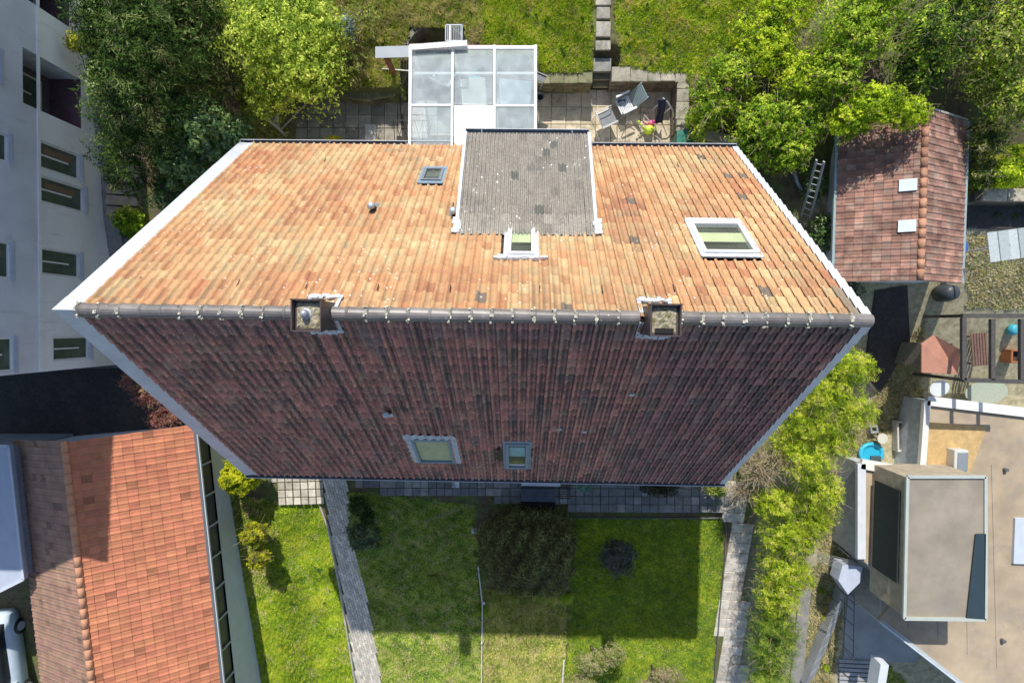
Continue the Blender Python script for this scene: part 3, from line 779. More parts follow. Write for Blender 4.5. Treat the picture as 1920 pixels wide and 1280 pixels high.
# ------------------------------------------------------------------ roof windows
def slope_box(mb, sl, xc, vc, w_, l_, n0, n1, col=None):
    return mb.box(sl.at(xc, vc, (n0+n1)/2), (w_, l_, n1-n0), M=Matrix((sl.u, sl.v, sl.n)).transposed(), col=col)
def roof_window(sl, R_, frame, label, fw=.07, blind=None, bfrac=(.0, .5), apron=None, flash='lead', hi=.12, side=.05, bottom=None, top=None):
    x0, x1, v0, v1 = R_; xc, vc = (x0+x1)/2, (v0+v1)/2; w_, l_ = x1-x0, v1-v0
    bottom = bottom or fw; top = top or fw
    t = MB()
    slope_box(t, sl, x0+fw/2, vc, fw, l_, 0, hi); slope_box(t, sl, x1-fw/2, vc, fw, l_, 0, hi)
    slope_box(t, sl, xc, v0+bottom/2, w_-2*fw, bottom, 0, hi+.004); slope_box(t, sl, xc, v1-top/2, w_-2*fw, top, 0, hi+.004)
    fr = t.build('roof_window', M[frame], house, bevel=.008, label=label)
    t = MB(); i = fw*1.0; slope_box(t, sl, xc, (v0+bottom+v1-top)/2, w_-2*i, l_-bottom-top, hi-.045, hi-.035)
    t.build('pane', M['window_glass'], fr)
    # inside: reveal box with dark floor
    t = MB()
    slope_box(t, sl, xc, vc, w_-.04, l_-.04, -.62, -.6); t.build('room', M['room'], fr)
    t = MB()
    for xx, ww, vv, ll in ((x0+.02, .02, vc, l_), (x1-.02, .02, vc, l_), (xc, w_, v0+.02, .02), (xc, w_, v1-.02, .02)): slope_box(t, sl, xx, vv, ww, ll, -.6, .02)
    t.build('reveal', M['room_green'], fr)
    if blind:
        t = MB(); a, b = bfrac; lv = l_-bottom-top
        slope_box(t, sl, xc, v0+bottom+lv*(a+b)/2, w_-2*i-.02, lv*(b-a), hi-.075, hi-.068); t.build('blind', M[blind], fr)
    t = MB()
    for xx in (x0-side/2, x1+side/2): slope_box(t, sl, xx, vc+.02, side+.05, l_+.2, .055, .082)
    slope_box(t, sl, xc, v1+.08, w_+.1, .14, .055, .085)
    if apron is None: slope_box(t, sl, xc, v0-.08, w_+.12, .16, .075, .09)
    t.build('flashing', M[flash], fr)
    return fr
roof_window(SB, sky_small, 'grey_frame', 'small grey framed roof window', fw=.075, blind='room', bfrac=(.1, .6), flash='blue_frame')
roof_window(SB, sky_white, 'white_frame', 'narrow white framed roof window below the grey dormer roof', fw=.085, blind='blind', bfrac=(.0, .55), flash='white_metal', bottom=.14)
roof_window(SB, sky_large, 'white_frame', 'large white framed roof window with a pale blind', fw=.085, blind='blind', bfrac=(.28, .62), flash='lead', bottom=.16)
rw = roof_window(SF, sky_roller, 'blue_frame', 'roof window with corrugated metal flashing and pale green blind', fw=.07, blind='blind_cream', bfrac=(0, 1), flash='lead', side=.16, top=.14, apron='none')
t = MB()
x0, x1, v0, v1 = sky_roller
vs = []; K = 48
for v, l in ((v1+.04, .10), (v1+.26, .075)):
    for k in range(K+1):
        x = x0-.16+(x1-x0+.32)*k/K; vs.append(SF.at(x, v+.02*math.cos(2*math.pi*k/K*6), l+.028*math.cos(2*math.pi*k/K*6)+.02))
t.add(vs, [(k, k+1, K+2+k, K+1+k) for k in range(K)]); t.build('corrugated_flashing', M['lead'], rw, True)
rb = roof_window(SF, sky_blue, 'blue_frame', 'small roof window with slate blue frame and blue blind', fw=.09, blind='blind_blue', bfrac=(.45, .85), flash='blue_frame', bottom=.12, apron='none')
t = MB(); x0, x1, v0, v1 = sky_blue
slope_box(t, SF, (x0+x1)/2, v0+.28, x1-x0-.2, .03, .07, .09); slope_box(t, SF, (x0+x1)/2, v0+.22, x1-x0-.2, .02, .07, .09)
slope_box(t, SF, (x0+x1)/2, v1-.03, x1-x0-.08, .04, .10, .115); t.build('sash_bar', M['white_frame'], rb)
t = MB(); slope_box(t, SF, x0-.22, (v0+v1)/2+.1, .2, .85, .085, .10); t.build('dark_patch', M['pipe'], rb)
t = MB(); slope_box(t, SF, x1+.09, (v0+v1)/2+.3, .05, .6, .085, .10); t.build('dark_patch', M['pipe'], rb)
# white rough mortar over the narrow window
t = MB(); x0, x1, v0, v1 = sky_white
for k in range(26): slope_box(t, SB, rnd.uniform(x0-.22, x1+.2), v1+.10+rnd.uniform(-.03, .06), rnd.uniform(.08, .16), .07, .06, .10+rnd.random()*.03)
t.build('mortar_apron', M['white_metal'], house)

# ------------------------------------------------------------------ vent pipes
def vent(sl, px, py, h, r=.07, cowl=False, label=None):
    x, v = sl.hit(px, py); b = sl.at(x, v, 0)
    t = MB(); t.tube([b+Vector((0,0,-.1)), b+Vector((0,0,h))], r, 14); o = t.build('vent_pipe', M['pipe'], house, True)
    t = MB(); t.tube([b+Vector((0,0,h-.10)), b+Vector((0,0,h))], r*1.15, 14, cap=False); t.tube([b+Vector((0,0,h-.02)), b+Vector((0,0,h+.005))], [r*1.3, r*1.2], 14); t.build('vent_cap', M['steel'], o, True)
    t = MB(); slope_box(t, sl, x, v, .26, .36, .03, .065); t.build('vent_plate', M['grey_frame'] if sl is SB else M['white_metal'], o)
    return o
vent(SB, 703, 392, .42); vent(SB, 853, 402, .46)
vent(SF, 732, 771, .5, .06)

# snow hooks: two rows on the sunlit slope
hm = MB(); hm.tube([(0,.02,.03), (0,-.01,.055), (0,-.05,.065), (.01,-.08,.05)], .010, 5); hm.box((0, .06, .04), (.022, .12, .005))
hmesh = hm.mesh('snow_hook', M['pipe'])
for q in ((265,530),(450,535),(577,540),(710,543),(845,545),(1012,547),(1128,547),(1262,545),(1408,550),(611,304),(1126,309),(1270,313),(850,388)):
    x, v = SB.hit(*q); o = link('snow_hook', hmesh, house)
    o.matrix_local = SB.M.to_3x3().to_4x4() if False else Matrix.Translation(SB.at(x, v, .03)) @ Matrix((SB.u, SB.v, SB.n)).transposed().to_4x4()
for q in ((1048, 800), (1185, 735), (1095, 805)):
    x, v = SF.hit(*q); t = MB(); slope_box(t, SF, x, v, .12, .1, .04, .08); t.build('glazed_chip', M['lead'], house)

# ------------------------------------------------------------------ chimneys
def chimney(px, py, w_, d_, h, cowl):
    zt = ZR+h; x, y, _ = P(px, py, zt)
    root_z = ZR-.9
    t = MB(); t.box((x, y, (root_z+zt-.06)/2), (w_-.03, d_-.03, zt-.06-root_z)); ch = t.build('chimney', M['chim_metal'], house)
    t = MB()   # upstanding rim
    for dx, dy, a, b in ((-w_/2, 0, .022, d_), (w_/2, 0, .022, d_), (0, -d_/2, w_-.022, .022), (0, d_/2, w_+.06, .022)):
        t.box((x+dx, y+dy, zt-.03), (a, b, .20))
    t.build('chimney_rim', M['chim_metal'], ch)
    t = MB()
    g = np.random.default_rng(int(px)); K = 12
    vs = []
    for j in range(K+1):
        for i in range(K+1):
            a, b = i/K-.5, j/K-.5; z = zt-.055+(.045*(1-2*max(abs(a), abs(b))))+g.normal()*.006
            vs.append((x+a*(w_-.1), y+b*(d_-.1)+.0, z))
    t.add(vs, [(j*(K+1)+i, j*(K+1)+i+1, (j+1)*(K+1)+i+1, (j+1)*(K+1)+i) for j in range(K) for i in range(K)])
    t.build('mossy_cap', M['moss_concrete'], ch)
    if cowl:
        cx, cy, _ = x-.03, y+.03, 0
        t = MB(); t.tube([(cx, cy, zt-.05), (cx, cy, zt+.0)], [.11, .085], 16); t.build('cowl_collar', M['white_metal'], ch, True)
        t = MB(); t.tube([(cx, cy, zt-.0), (cx, cy, zt+.07), (cx, cy, zt+.12), (cx, cy, zt+.14)], [.068, .072, .05, .01], 16); t.build('cowl', M['steel'], ch, True)
    else:
        t = MB(); t.box((x, y-d_*.34, zt-.045), (w_*.62, d_*.16, .05)); t.build('flue_opening', M['black'], ch)
    # flashing round the foot
    t = MB()
    for s, sl in ((1, SB), (-1, SF)):
        v = sl.L-(d_/2+.0)/abs(sl.v.y)-.02
        for j in range(13): slope_box(t, sl, x-w_/2-.02+(w_+.06)*j/12, v+rnd.uniform(-.02, .05), .08, .05+rnd.random()*.09, .055, .085+rnd.random()*.02)
        for dx in (-w_/2-.05, w_/2+.05):
            slope_box(t, sl, x+dx*.93, sl.L-.28, .07, .46, .055, .08)
    t.build('chimney_flashing', M['lead'], ch)
    return x
cx1 = chimney(576, 591, .50, .54, .62, True)
cx2 = chimney(1247, 600, .51, .54, .55, False)

# ------------------------------------------------------------------ porch canopy under the front eave
px0, py0, _ = P(984, 906, 2.5); px1, py1, _ = P(1044, 905, 2.5)
por = MB()
por.box(((px0+px1)/2, py0-.02, 2.5), (px1-px0+.25, .09, .09)); por.box((px0, py0+.4, 2.5), (.07, .9, .08)); por.box((px1, py0+.4, 2.5), (.07, .9, .08))
por.tube([(px0-.02, py0, 2.5), (px0-.02, py0-.03, .2)], .04, 8); por.tube([(px1, py0, 2.5), (px1, py0-.03, .2)], .04, 8)
po = thing('porch_frame', 'pale steel porch frame over the front door step, under the middle of the front eave', 'porch', (0,0,0))
por.build('frame', M['white_metal'], po)
t = MB(); t.box(((px0+px1)/2, py0+.5, 2.54), (px1-px0, .9, .02)); t.build('canopy_glass', M['clear'], po)
a = G(978, 911); b = G(1038, 934)
st = MB(); st.box(((a[0]+b[0])/2, (a[1]+b[1])/2, .17), (b[0]-a[0], abs(a[1]-b[1]), .34), col=(.085,.10,.125))
so_ = thing('door_step', 'dark blue grey doorstep with a black mat, at the front door below the porch frame', 'doorstep', (0,0,0))
st.build('step_slab', M['matte'], so_)
c = G(976, 937); d = G(1040, 951)
t = MB(); t.box(((c[0]+d[0])/2, (c[1]+d[1])/2, .06), (d[0]-c[0], abs(c[1]-d[1]), .10), col=(.022,.014,.012)); t.build('door_mat', M['fabric'], so_)
t = MB()
for k in range(7):
    y = a[1]+.1-k*.09; t.box((b[0]+.42, y, .03), (.5, .035, .03), col=(.07,.035,.035))
tag(t.build('boot_scraper_grate', M['matte']), 'dark slatted floor grate to the right of the front doorstep', 'grate')

# ================================================================== PAVING
def slab_field(name, poly_px, z, sx, sy, col, gap=.012, th=.06, jitter=.02, origin=None, rot=0.0, mat_='slab', stuff=False, brick=False, pals=None, follow=False, drop=0.0, pname='slab', dbl=0.0):
    poly = [P(q[0], q[1], z) for q in poly_px] if not follow else gpoly(poly_px)
    xs = [p[0] for p in poly]; ys = [p[1] for p in poly]
    ox, oy = origin if origin else (min(xs), min(ys)); c_, s_ = math.cos(rot), math.sin(rot)
    root = bpy.data.objects.new(name, None); COL.objects.link(root); root['kind'] = 'structure'
    R = max(max(xs)-min(xs), max(ys)-min(ys))*1.5; n = int(R/min(sx, sy))+2
    mb = MB(); cache = {}; skipn = set()
    for j in range(-n, n):
        for i in range(-n, n):
            if (i, j) in skipn: continue
            off = .5*sx if brick and j % 2 else 0; ww = sx
            if dbl and rnd.random() < dbl: ww = 2*sx; skipn.add((i+1, j))
            lx, ly = i*sx+off+ww/2, j*sy+sy/2
            x, y = ox+lx*c_-ly*s_, oy+lx*s_+ly*c_
            if not inpoly(np.array([x]), np.array([y]), poly)[0]: continue
            if drop and rnd.random() < drop: continue
            k = rnd.uniform(.78, 1.2); base = pals[rnd.randrange(len(pals))] if pals else col
            cc = tuple(min(.9, q*k) for q in base)
            zz = (float(H(x, y)) if follow else z)+rnd.uniform(-.006, .006)
            tilt = math.atan2(float(H(x, y+.1)-H(x, y-.1)), .2) if follow else 0.0
            if stuff: mb.box((x, y, zz-th/2+.03), (ww-gap, sy-gap, th), M=Matrix.Rotation(tilt, 3, 'X') @ Matrix.Rotation(rot, 3, 'Z'), col=cc)
            else:
                key = (round(cc[0]*14), round(cc[1]*14), ww)
                if key not in cache:
                    t = MB(); a, b, h = (ww-gap)/2, (sy-gap)/2, th; e = .012
                    vs = [(-a,-b,-h),(a,-b,-h),(a,b,-h),(-a,b,-h),(-a,-b,-e),(a,-b,-e),(a,b,-e),(-a,b,-e),(-a+e,-b+e,0),(a-e,-b+e,0),(a-e,b-e,0),(-a+e,b-e,0)]
                    fs = [(0,1,5,4),(1,2,6,5),(2,3,7,6),(3,0,4,7),(4,5,9,8),(5,6,10,9),(6,7,11,10),(7,4,8,11),(8,9,10,11)]
                    t.add(vs, fs, cc); cache[key] = t.mesh(pname, M[mat_])
                o = link(pname, cache[key], root, loc=(x, y, zz+.03)); o.rotation_euler = (tilt+rnd.uniform(-.008,.008), rnd.uniform(-.008,.008), rot+rnd.uniform(-jitter, jitter)*.4)
    if stuff: mb.build(pname, M[mat_], root, kind='stuff')
    return root
_o = P(1006, 200, 3.15)
slab_field('patio_paving', [(996,160),(1282,160),(1282,262),(1400,262),(1420,290),(1340,330),(996,330)], 3.12, .502, .585, (.42,.37,.28), origin=(_o[0], _o[1]), pals=[(.58,.50,.36),(.52,.45,.32),(.48,.41,.31),(.62,.54,.40)])
_o = P(600, 215, 3.15)
slab_field('side_patio_paving', [(520,200),(560,178),(745,185),(765,185),(765,330),(520,330)], 3.12, .44, .44, (.30,.275,.23), origin=(_o[0], _o[1]), pals=[(.30,.275,.23),(.26,.24,.20),(.36,.33,.27)], rot=.0)
slab_field('lean_to_floor', [(768,185),(768,130),(996,130),(996,330),(768,330)], 3.12, .502, .585, (.45,.42,.36), origin=(_o[0], _o[1]))
GP = [(.20,.20,.19),(.24,.235,.22),(.17,.17,.165),(.28,.265,.24),(.20,.20,.20)]
slab_field('front_walkway', [(652,870),(1368,870),(1366,966),(1050,966),(1050,951),(975,941),(800,925),(652,919)], 0, .328, .322, (.22,.22,.21), pals=GP, rot=.016, dbl=.12, gap=.018)
slab_field('corner_paving', [(508,870),(606,870),(610,938),(520,948)], 0, .31, .31, (.5,.46,.37), pals=[(.5,.45,.36),(.44,.40,.32),(.55,.5,.41)], rot=.05, gap=.035)
slab_field('brick_path', [(604,870),(652,870),(655,985),(690,1130),(718,1290),(671,1290),(641,1100),(618,985)], 0, .21, .105, (.28,.26,.25), follow=True, stuff=True, brick=True, rot=-1.38, mat_='brick_paver', gap=.01, pals=[(.60,.55,.46),(.54,.50,.42),(.64,.59,.50)], pname='paver')
slab_field('side_path', [(1362,900),(1408,900),(1402,1000),(1396,1290),(1340,1290),(1350,1150),(1358,1050),(1362,975)], 0, .44, .44, (.38,.35,.31), follow=True, pals=[(.56,.51,.44),(.51,.46,.39),(.60,.55,.48)], rot=-.05, gap=.008)
# kerbs along the brick path and the walkway
def strip_along(name, pts, z0, wd, ht, col, matn, **kw):
    poly = gpoly(pts); mb = MB()
    for a, b in zip(poly[:-1], poly[1:]):
        n = max(1, int(math.dist(a, b)/.5))
        for i in range(n):
            p = [a[k]+(b[k]-a[k])*i/n for k in range(3)]; q = [a[k]+(b[k]-a[k])*(i+1)/n for k in range(3)]
            p[2] = float(H(p[0], p[1]))+z0; q[2] = float(H(q[0], q[1]))+z0
            mb.bar(p, q, wd, ht, col=tuple(c*rnd.uniform(.85, 1.12) for c in col))
    return mb.build(name, M[matn], **kw)
strip_along('path_kerb', [(602,948),(616,985),(638,1100),(668,1285)], .04, .07, .16, (.42,.39,.33), 'slab', kind='structure')
strip_along('lawn_kerb', [(1056,969),(1200,970),(1352,970),(1361,985),(1358,1050),(1348,1150),(1338,1285)], .03, .045, .1, (.12,.12,.11), 'slab', kind='structure')
# path of stepping slabs up the back lawn
root = bpy.data.objects.new('garden_path', None); COL.objects.link(root); root['kind'] = 'structure'
for k, (y0, y1, x0, x1) in enumerate([(-14,12,1116,1146),(14,37,1118,1144),(41,71,1117,1145),(77,103,1114,1145),(107,124,1112,1146)]):
    a = G(x0, y1); b = G(x1, y0); cx_, cy_ = (a[0]+b[0])/2, (a[1]+b[1])/2
    _k = rnd.uniform(.8, 1.15); t = MB(); t.box((cx_, cy_, float(H(cx_, cy_))+.0), (b[0]-a[0], b[1]-a[1], .09), rz=rnd.uniform(-.03,.03), col=tuple(_k*q for q in (.33,.31,.26)))
    t.build('slab', M['stone'], root, bevel=.02)

# ------------------------------------------------------------------ stone walls and steps
def stone_wall(label, pts, z0, z1, th=.22, cop=.07, course=.15, coplen=.5, name='retaining_wall', ccol=(.36,.33,.26), scol=(.20,.17,.13)):
    """pts: world xy along the front face; front lies to the right of travel"""
    base = thing(name, label, 'retaining wall', (pts[0][0], pts[0][1], z0)); o = Vector(base.location)
    for a, b in zip(pts[:-1], pts[1:]):
        A = Vector((a[0], a[1], 0)); B = Vector((b[0], b[1], 0)); d = (B-A).normalized(); nrm = Vector((-d.y, d.x, 0)); L = (B-A).length
        rz = math.atan2(d.y, d.x); z = z0; row = 0
        top = z1-cop
        while z < top-.02:
            h = min(course*rnd.uniform(.85, 1.15), top-z); u = -rnd.random()*.2
            while u < L:
                l = rnd.uniform(.24, .48); u0, u1 = max(0, u), min(L, u+l)
                if u1-u0 > .04:
                    c = A+d*((u0+u1)/2)+nrm*(th/2+rnd.uniform(-.012, .012)); c.z = z+h/2
                    _k = rnd.uniform(.65, 1.35); t = MB(); t.box(c-o, (u1-u0-.012, th, h-.012), rz=rz, col=tuple(q*_k for q in scol)); t.build('stone', M['stone'], base)
                u += l
            z += h
        u = 0
        while u < L-.02:
            l = min(coplen*rnd.uniform(.8, 1.2), L-u); c = A+d*(u+l/2)+nrm*(th/2+.0); c.z = z1-cop/2+rnd.uniform(-.008, .012)
            _k = rnd.uniform(.8, 1.2); t = MB(); t.box(c-o, (l-.012, th+.07+rnd.uniform(-.03,.05), cop), rz=rz+rnd.uniform(-.03,.03), col=tuple(q*_k for q in ccol)); t.build('coping_stone', M['stone'], base, bevel=.015)
            u += l
    return base
w1 = P(1150, 156, 3.95); w2 = P(1278, 152, 3.95); w3 = P(1268, 236, 3.75); w4 = P(1395, 270, 3.75)
stone_wall('low stone retaining wall with pale coping behind the patio chairs, turning the patio corner', [(w3[0]+.0, w3[1]), (w2[0]-.05, w2[1])][::-1][::-1][:0] or [(w1[0]-.08, 7.90), (5.24, 7.90)], 3.1, 4.10, .36, .09)
stone_wall('stone wall running down the right side of the patio toward the green bin', [(5.25, 8.2), (5.25, 6.50)], 3.1, 4.06, .30, .07, name='side_wall')
stone_wall('slanting stone wall behind the green bin at the patio corner', [(5.22, 6.40), (7.3, 5.80)], 3.1, 4.0, .26, .06, name='slanting_wall')
stone_wall('mossy low stone wall between glazed lean-to and garden steps, back lawn above it', [(.72, 7.84), (2.50, 7.84)], 3.1, 4.06, .36, .07, course=.2, name='mossy_wall', ccol=(.26,.25,.14), scol=(.17,.15,.09))
lw = [P(*q, 3.5)[:2] for q in ((768,128),(757,160),(742,181),(700,190),(660,188),(640,184),(605,184),(560,192))]
stone_wall('curved mossy garden edging wall below the shrubs left of the glazed lean-to', lw[::-1], 3.08, 3.72, .24, .07, course=.2, coplen=.35, name='curved_wall', ccol=(.22,.22,.12), scol=(.15,.14,.09))
stp_ = thing('garden_steps', 'mossy stone steps from the patio up to the slab path between the back lawns', 'steps', (2.95, 8.1, 3.1))
for k, (y0, y1, z, c) in enumerate([(152,160,3.3,(.34,.30,.20)),(139,146,3.62,(.26,.25,.21)),(124,131,3.95,(.25,.25,.23))]):
    a = P(1112, y1, z); b = P(1146, y0, z); t = MB()
    t.box(((a[0]+b[0])/2-2.95, (a[1]+b[1])/2+.1-8.1, z-3.1-.06), (b[0]-a[0], abs(a[1]-b[1])+.3, .12), col=c); t.build('tread', M['stone'], stp_, bevel=.012)
    t = MB(); t.box(((a[0]+b[0])/2-2.95, (a[1]+b[1])/2+.16-8.1, z-3.1-.2), (b[0]-a[0]-.03, .3, .2), col=(.1,.09,.07)); t.build('riser', M['stone'], stp_)

# rounded pit wall behind the lean-to
t = MB()
for k in range(11):
    a = math.pi*(1-k/10); x = -2.5+1.02*math.cos(a); y = 8.75+.85*math.sin(a)
    t.box((x, y, 3.75), (.34, .16, .95), rz=a+math.pi/2, col=tuple(q*rnd.uniform(.7,1.2) for q in (.16,.15,.11)))
tag(t.build('pit_wall', M['stone']), 'dark rounded stone edging of the sunken corner behind the glazed lean-to', 'edging')

# ================================================================== LEAN-TO (glazed patio roof)
lt = thing('glazed_lean_to', 'white framed glazed patio roof with cloudy panes behind the house, beside the grey dormer', 'patio roof', (0,0,0))
zA, zB = 5.25, 5.50
def LT(px, py):
    q = P(px, py, zA); t_ = (8.32-q[1])/3.6; return P(px, py, zA+(zB-zA)*min(1.4, max(0, t_)))
xs_ = [770, 849, 927, 1004]
t = MB()
for x in xs_:
    w_ = .065 if x in (849, 927) else .085
    t.bar(LT(x, 86), LT(x-1.5 if x < 900 else x, 292), w_, .10)
t.build('rafter', M['white_frame'], lt)
for (a, b, yy, w_) in ((768, 1007, 90, .09), (770, 848, 198, .055), (928, 1004, 199, .055)):
    t = MB(); t.bar(LT(a, yy), LT(b, yy), w_, .09); t.build('cross_rail', M['white_frame'], lt)
t = MB(); q0, q1 = LT(772, 128), LT(1002, 128); t.bar((q0[0], q0[1], q0[2]-.35), (q1[0], q1[1], q1[2]-.35), .06, .06); t.build('inner_rail', M['white_frame'], lt)
for i in range(3):
    for (ya, yb) in ((92, 197), (199, 295)):
        a, b = xs_[i]+3, xs_[i+1]-3
        q = [LT(a, yb), LT(b, yb), LT(b, ya), LT(a, ya)]
        t = MB(); solid = (i == 1 and ya > 150)
        dz = .02 if solid else -.0
        t.add([(p[0], p[1], p[2]+dz+.02) for p in q]+[(p[0], p[1], p[2]+dz) for p in q], [(0,1,2,3),(7,6,5,4),(0,4,5,1),(1,5,6,2),(2,6,7,3),(3,7,4,0)])
        t.build('white_panel' if solid else 'pane', M['white_frame' if solid else 'pane_roof'], lt)
t = MB(); t.bar(LT(768, 84), LT(1006, 88), .05, .05, col=(.25,.12,.10)); t.build('wall_plate', M['wood'], lt)
for x, y in ((772, 90), (849, 90), (927, 90), (1003, 90)):
    q = LT(x, y); t = MB(); t.box((q[0], q[1]-.05, (q[2]+3.1)/2), (.09, .09, q[2]-3.1)); t.build('post', M['white_frame'], lt)
for k in range(3):   # glazed back wall
    a, b = LT(xs_[k]+3, 90), LT(xs_[k+1]-3, 90)
    t = MB(); t.box(((a[0]+b[0])/2, a[1]-.05, 4.1), (b[0]-a[0]-.05, .02, 1.7)); t.build('back_pane', M['clear'], lt)
q = [P(768,78,5.42), P(874,78,5.42), P(877,86,5.42), P(772,93,5.42)]
t = MB(); t.bar(P(770, 89, 5.40), P(876, 81, 5.42), .16, .03, col=(.72,.70,.68)); tag(t.build('loose_board', M['wood']), 'loose white board lying across the back left edge of the glazed patio roof', 'board')
t = MB(); t.bar(P(704, 99, 5.2), P(771, 97, 5.28), .34, .04, col=(.32,.36,.38)); tag(t.build('metal_sheet', M['paint']), 'grey metal sheet sticking out left of the glazed patio roof', 'panel')
t = MB(); a = P(724, 108, 5.1); b = P(745, 150, 3.6); t.bar(a, b, .14, .12, col=(.24,.10,.055)); tag(t.build('timber_post', M['wood']), 'slanting brown timber post under the grey panel', 'post')
t = MB()
for k in range(6): t.bar(P(738+6*k, 108, 5.05), P(742+5*k, 128, 4.3), .015, .015, col=(.35,.34,.3))
t.bar(P(716,129,4.2), P(768,133,4.2), .03, .03, col=(.6,.6,.58))
tag(t.build('wire_lattice', M['wood']), 'thin wires and a pale rod between the timber post and the patio roof', 'trellis')
# things under the glass roof
def block_px(name, label, cat, px, py, z, d, col, matn='paint', rz=0.0, bevel=.02, zc=None):
    x, y, _ = P(px, py, z+d[2]); t = MB(); t.box((0, 0, d[2]/2), d, col=col); o = t.build(name, M[matn], bevel=bevel); o.location = (x, y, z); o.rotation_euler = (0,0,rz); return tag(o, label, cat)
def folding_chair(label, px, py, z, rz, col, scol=None, recl=.6, group=None, zc=.42):
    x, y, _ = P(px, py, z+zc); c = thing('garden_chair', label, 'garden chair', (x, y, z), rz, group); scol = scol or col
    W = .46; t = MB()
    for k in range(8): t = MB(); t.box((0, -.2+k*.058, .42), (W, .038, .02), col=scol); t.build('seat_slat', M['paint'], c)
    for k in range(10):
        v = k*.066; t = MB(); t.box((0, .27+v*math.sin(recl), .44+v*math.cos(recl)), (W, .042, .02), M=Matrix.Rotation(math.pi/2-recl, 3, 'X'), col=col); t.build('back_slat', M['paint'], c)
    for s in (-1, 1):
        t = MB(); t.tube([(s*.25, .27, .42), (s*.25, .27+.66*math.sin(recl), .44+.66*math.cos(recl))], .016, 7, col=col); t.build('back_rail', M['paint'], c, True)
        t = MB(); t.tube([(s*.25, -.24, .42), (s*.25, .28, .42)], .016, 7, col=col); t.build('seat_rail', M['paint'], c, True)
        t = MB(); t.tube([(s*.26, -.22, .62), (s*.25, .26, .0)], .014, 7, col=col); t.tube([(s*.26, .30, .6), (s*.25, -.26, .0)], .014, 7, col=col); t.build('leg', M['paint'], c, True)
        t = MB(); t.box((s*.29, .03, .635), (.07, .48, .025), col=(.72,.74,.75)); t.build('armrest', M['paint'], c, bevel=.01)
    return c
folding_chair('white slatted reclining garden chair on the patio, dark blue cloth on its seat', 1171, 197, 3.15, -1.12, (.30,.38,.40), (.75,.77,.78), .55)
c = thing('sling_chair', 'grey fabric garden chair with tubular frame, left of the white slatted chair', 'garden chair', (*P(1139, 222, 3.55)[:2], 3.15), -1.12+math.pi)
t = MB()
for k in range(7):
    v0, v1 = -.24+k*.075, -.24+(k+1)*.075
    z0_, z1_ = .42-.02*math.sin(math.pi*k/7), .42-.02*math.sin(math.pi*(k+1)/7)
    t.quad((-.24, v0, z0_), (.24, v0, z0_), (.24, v1, z1_), (-.24, v1, z1_), (.22,.23,.235))
t.build('seat', M['fabric'], c)
t = MB(); t.quad((-.24, .29, .43), (.24, .29, .43), (.24, .42, .95), (-.24, .42, .95), (.33,.34,.32)); t.build('backrest', M['fabric'], c)
for s in (-1, 1):
    t = MB(); t.tube([(s*.25, -.3, 0), (s*.26, -.27, .4), (s*.27, -.22, .62), (s*.27, .2, .64), (s*.26, .34, .62), (s*.25, .42, .98)], .014, 7, col=(.55,.56,.56)); t.build('arm_frame', M['paint'], c, True)
    t = MB(); t.tube([(s*.25, .40, 0), (s*.25, .29, .43), (s*.25, -.26, .42)], .014, 7, col=(.55,.56,.56)); t.build('leg', M['paint'], c, True)
t = MB(); t.tube([(-.25, .42, .97), (.25, .42, .97)], .014, 7, col=(.55,.56,.56)); t.build('back_rail', M['paint'], c, True)
t = MB()
xb, yb, _ = P(1166, 190, 3.62)
for k in range(5): t.box((xb+rnd.uniform(-.06,.06), yb+rnd.uniform(-.06,.06), 3.60+k*.008), (.2, .11, .012), rz=rnd.uniform(0,3), col=(.09,.12,.17))
tag(t.build('folded_cloth', M['fabric']), 'small dark blue cloth lying on the white slatted chair seat', 'cloth')
# curved hammock stand / clothes rack with a towel
r0 = P(1240, 186, 4.1); 
arc = [P(1243,184,4.15), P(1252,192,4.05), P(1259,203,3.9), (P(1264,216,3.6)), P(1266,229,3.35), P(1262,236,3.18)]
rk = thing('clothes_rack', 'curved grey metal rack holding the dark towel at the right end of the patio', 'rack', (r0[0], r0[1], 3.15)); o_ = Vector(rk.location)
t = MB(); t.tube([Vector(p)-o_ for p in arc], .022, 8, col=(.40,.44,.45)); t.build('bow', M['paint'], rk, True)
t = MB(); t.tube([Vector(P(1243,186,4.1))-o_, Vector(P(1230,200,3.9))-o_, Vector(P(1216,212,3.17))-o_], .018, 8, col=(.40,.44,.45)); t.tube([Vector(P(1258,202,3.85))-o_, Vector(P(1238,219,3.17))-o_], .014, 8, col=(.6,.62,.62)); t.build('strut', M['paint'], rk, True)
t = MB(); K = 16; J = 14; vs = []
g = np.random.default_rng(5)
for j in range(J+1):
    v = j/J; a = P(1233, 186+45*v, 4.12-.75*v); b = P(1249, 186+45*v, 4.12-.75*v)
    for k in range(K+1):
        u = k/K; sag = .05*math.sin(u*9.4+v*1.5)*(.4+v); narrow = .1*math.sin(v*3.1)
        x = a[0]+(b[0]-a[0])*(narrow+u*(1-2*narrow)); vs.append((x+.02*math.sin(v*5)-.10*v, a[1]+.0, a[2]+sag))
t.add(vs, [(j*(K+1)+k, j*(K+1)+k+1, (j+1)*(K+1)+k+1, (j+1)*(K+1)+k) for j in range(J) for k in range(K)], (.028,.032,.065))
o = t.build('navy_towel', M['fabric'], None, True); md = o.modifiers.new('t', 'SOLIDIFY'); md.thickness = .03
tag(o, 'crumpled dark navy towel hanging over the curved rack on the patio', 'towel')
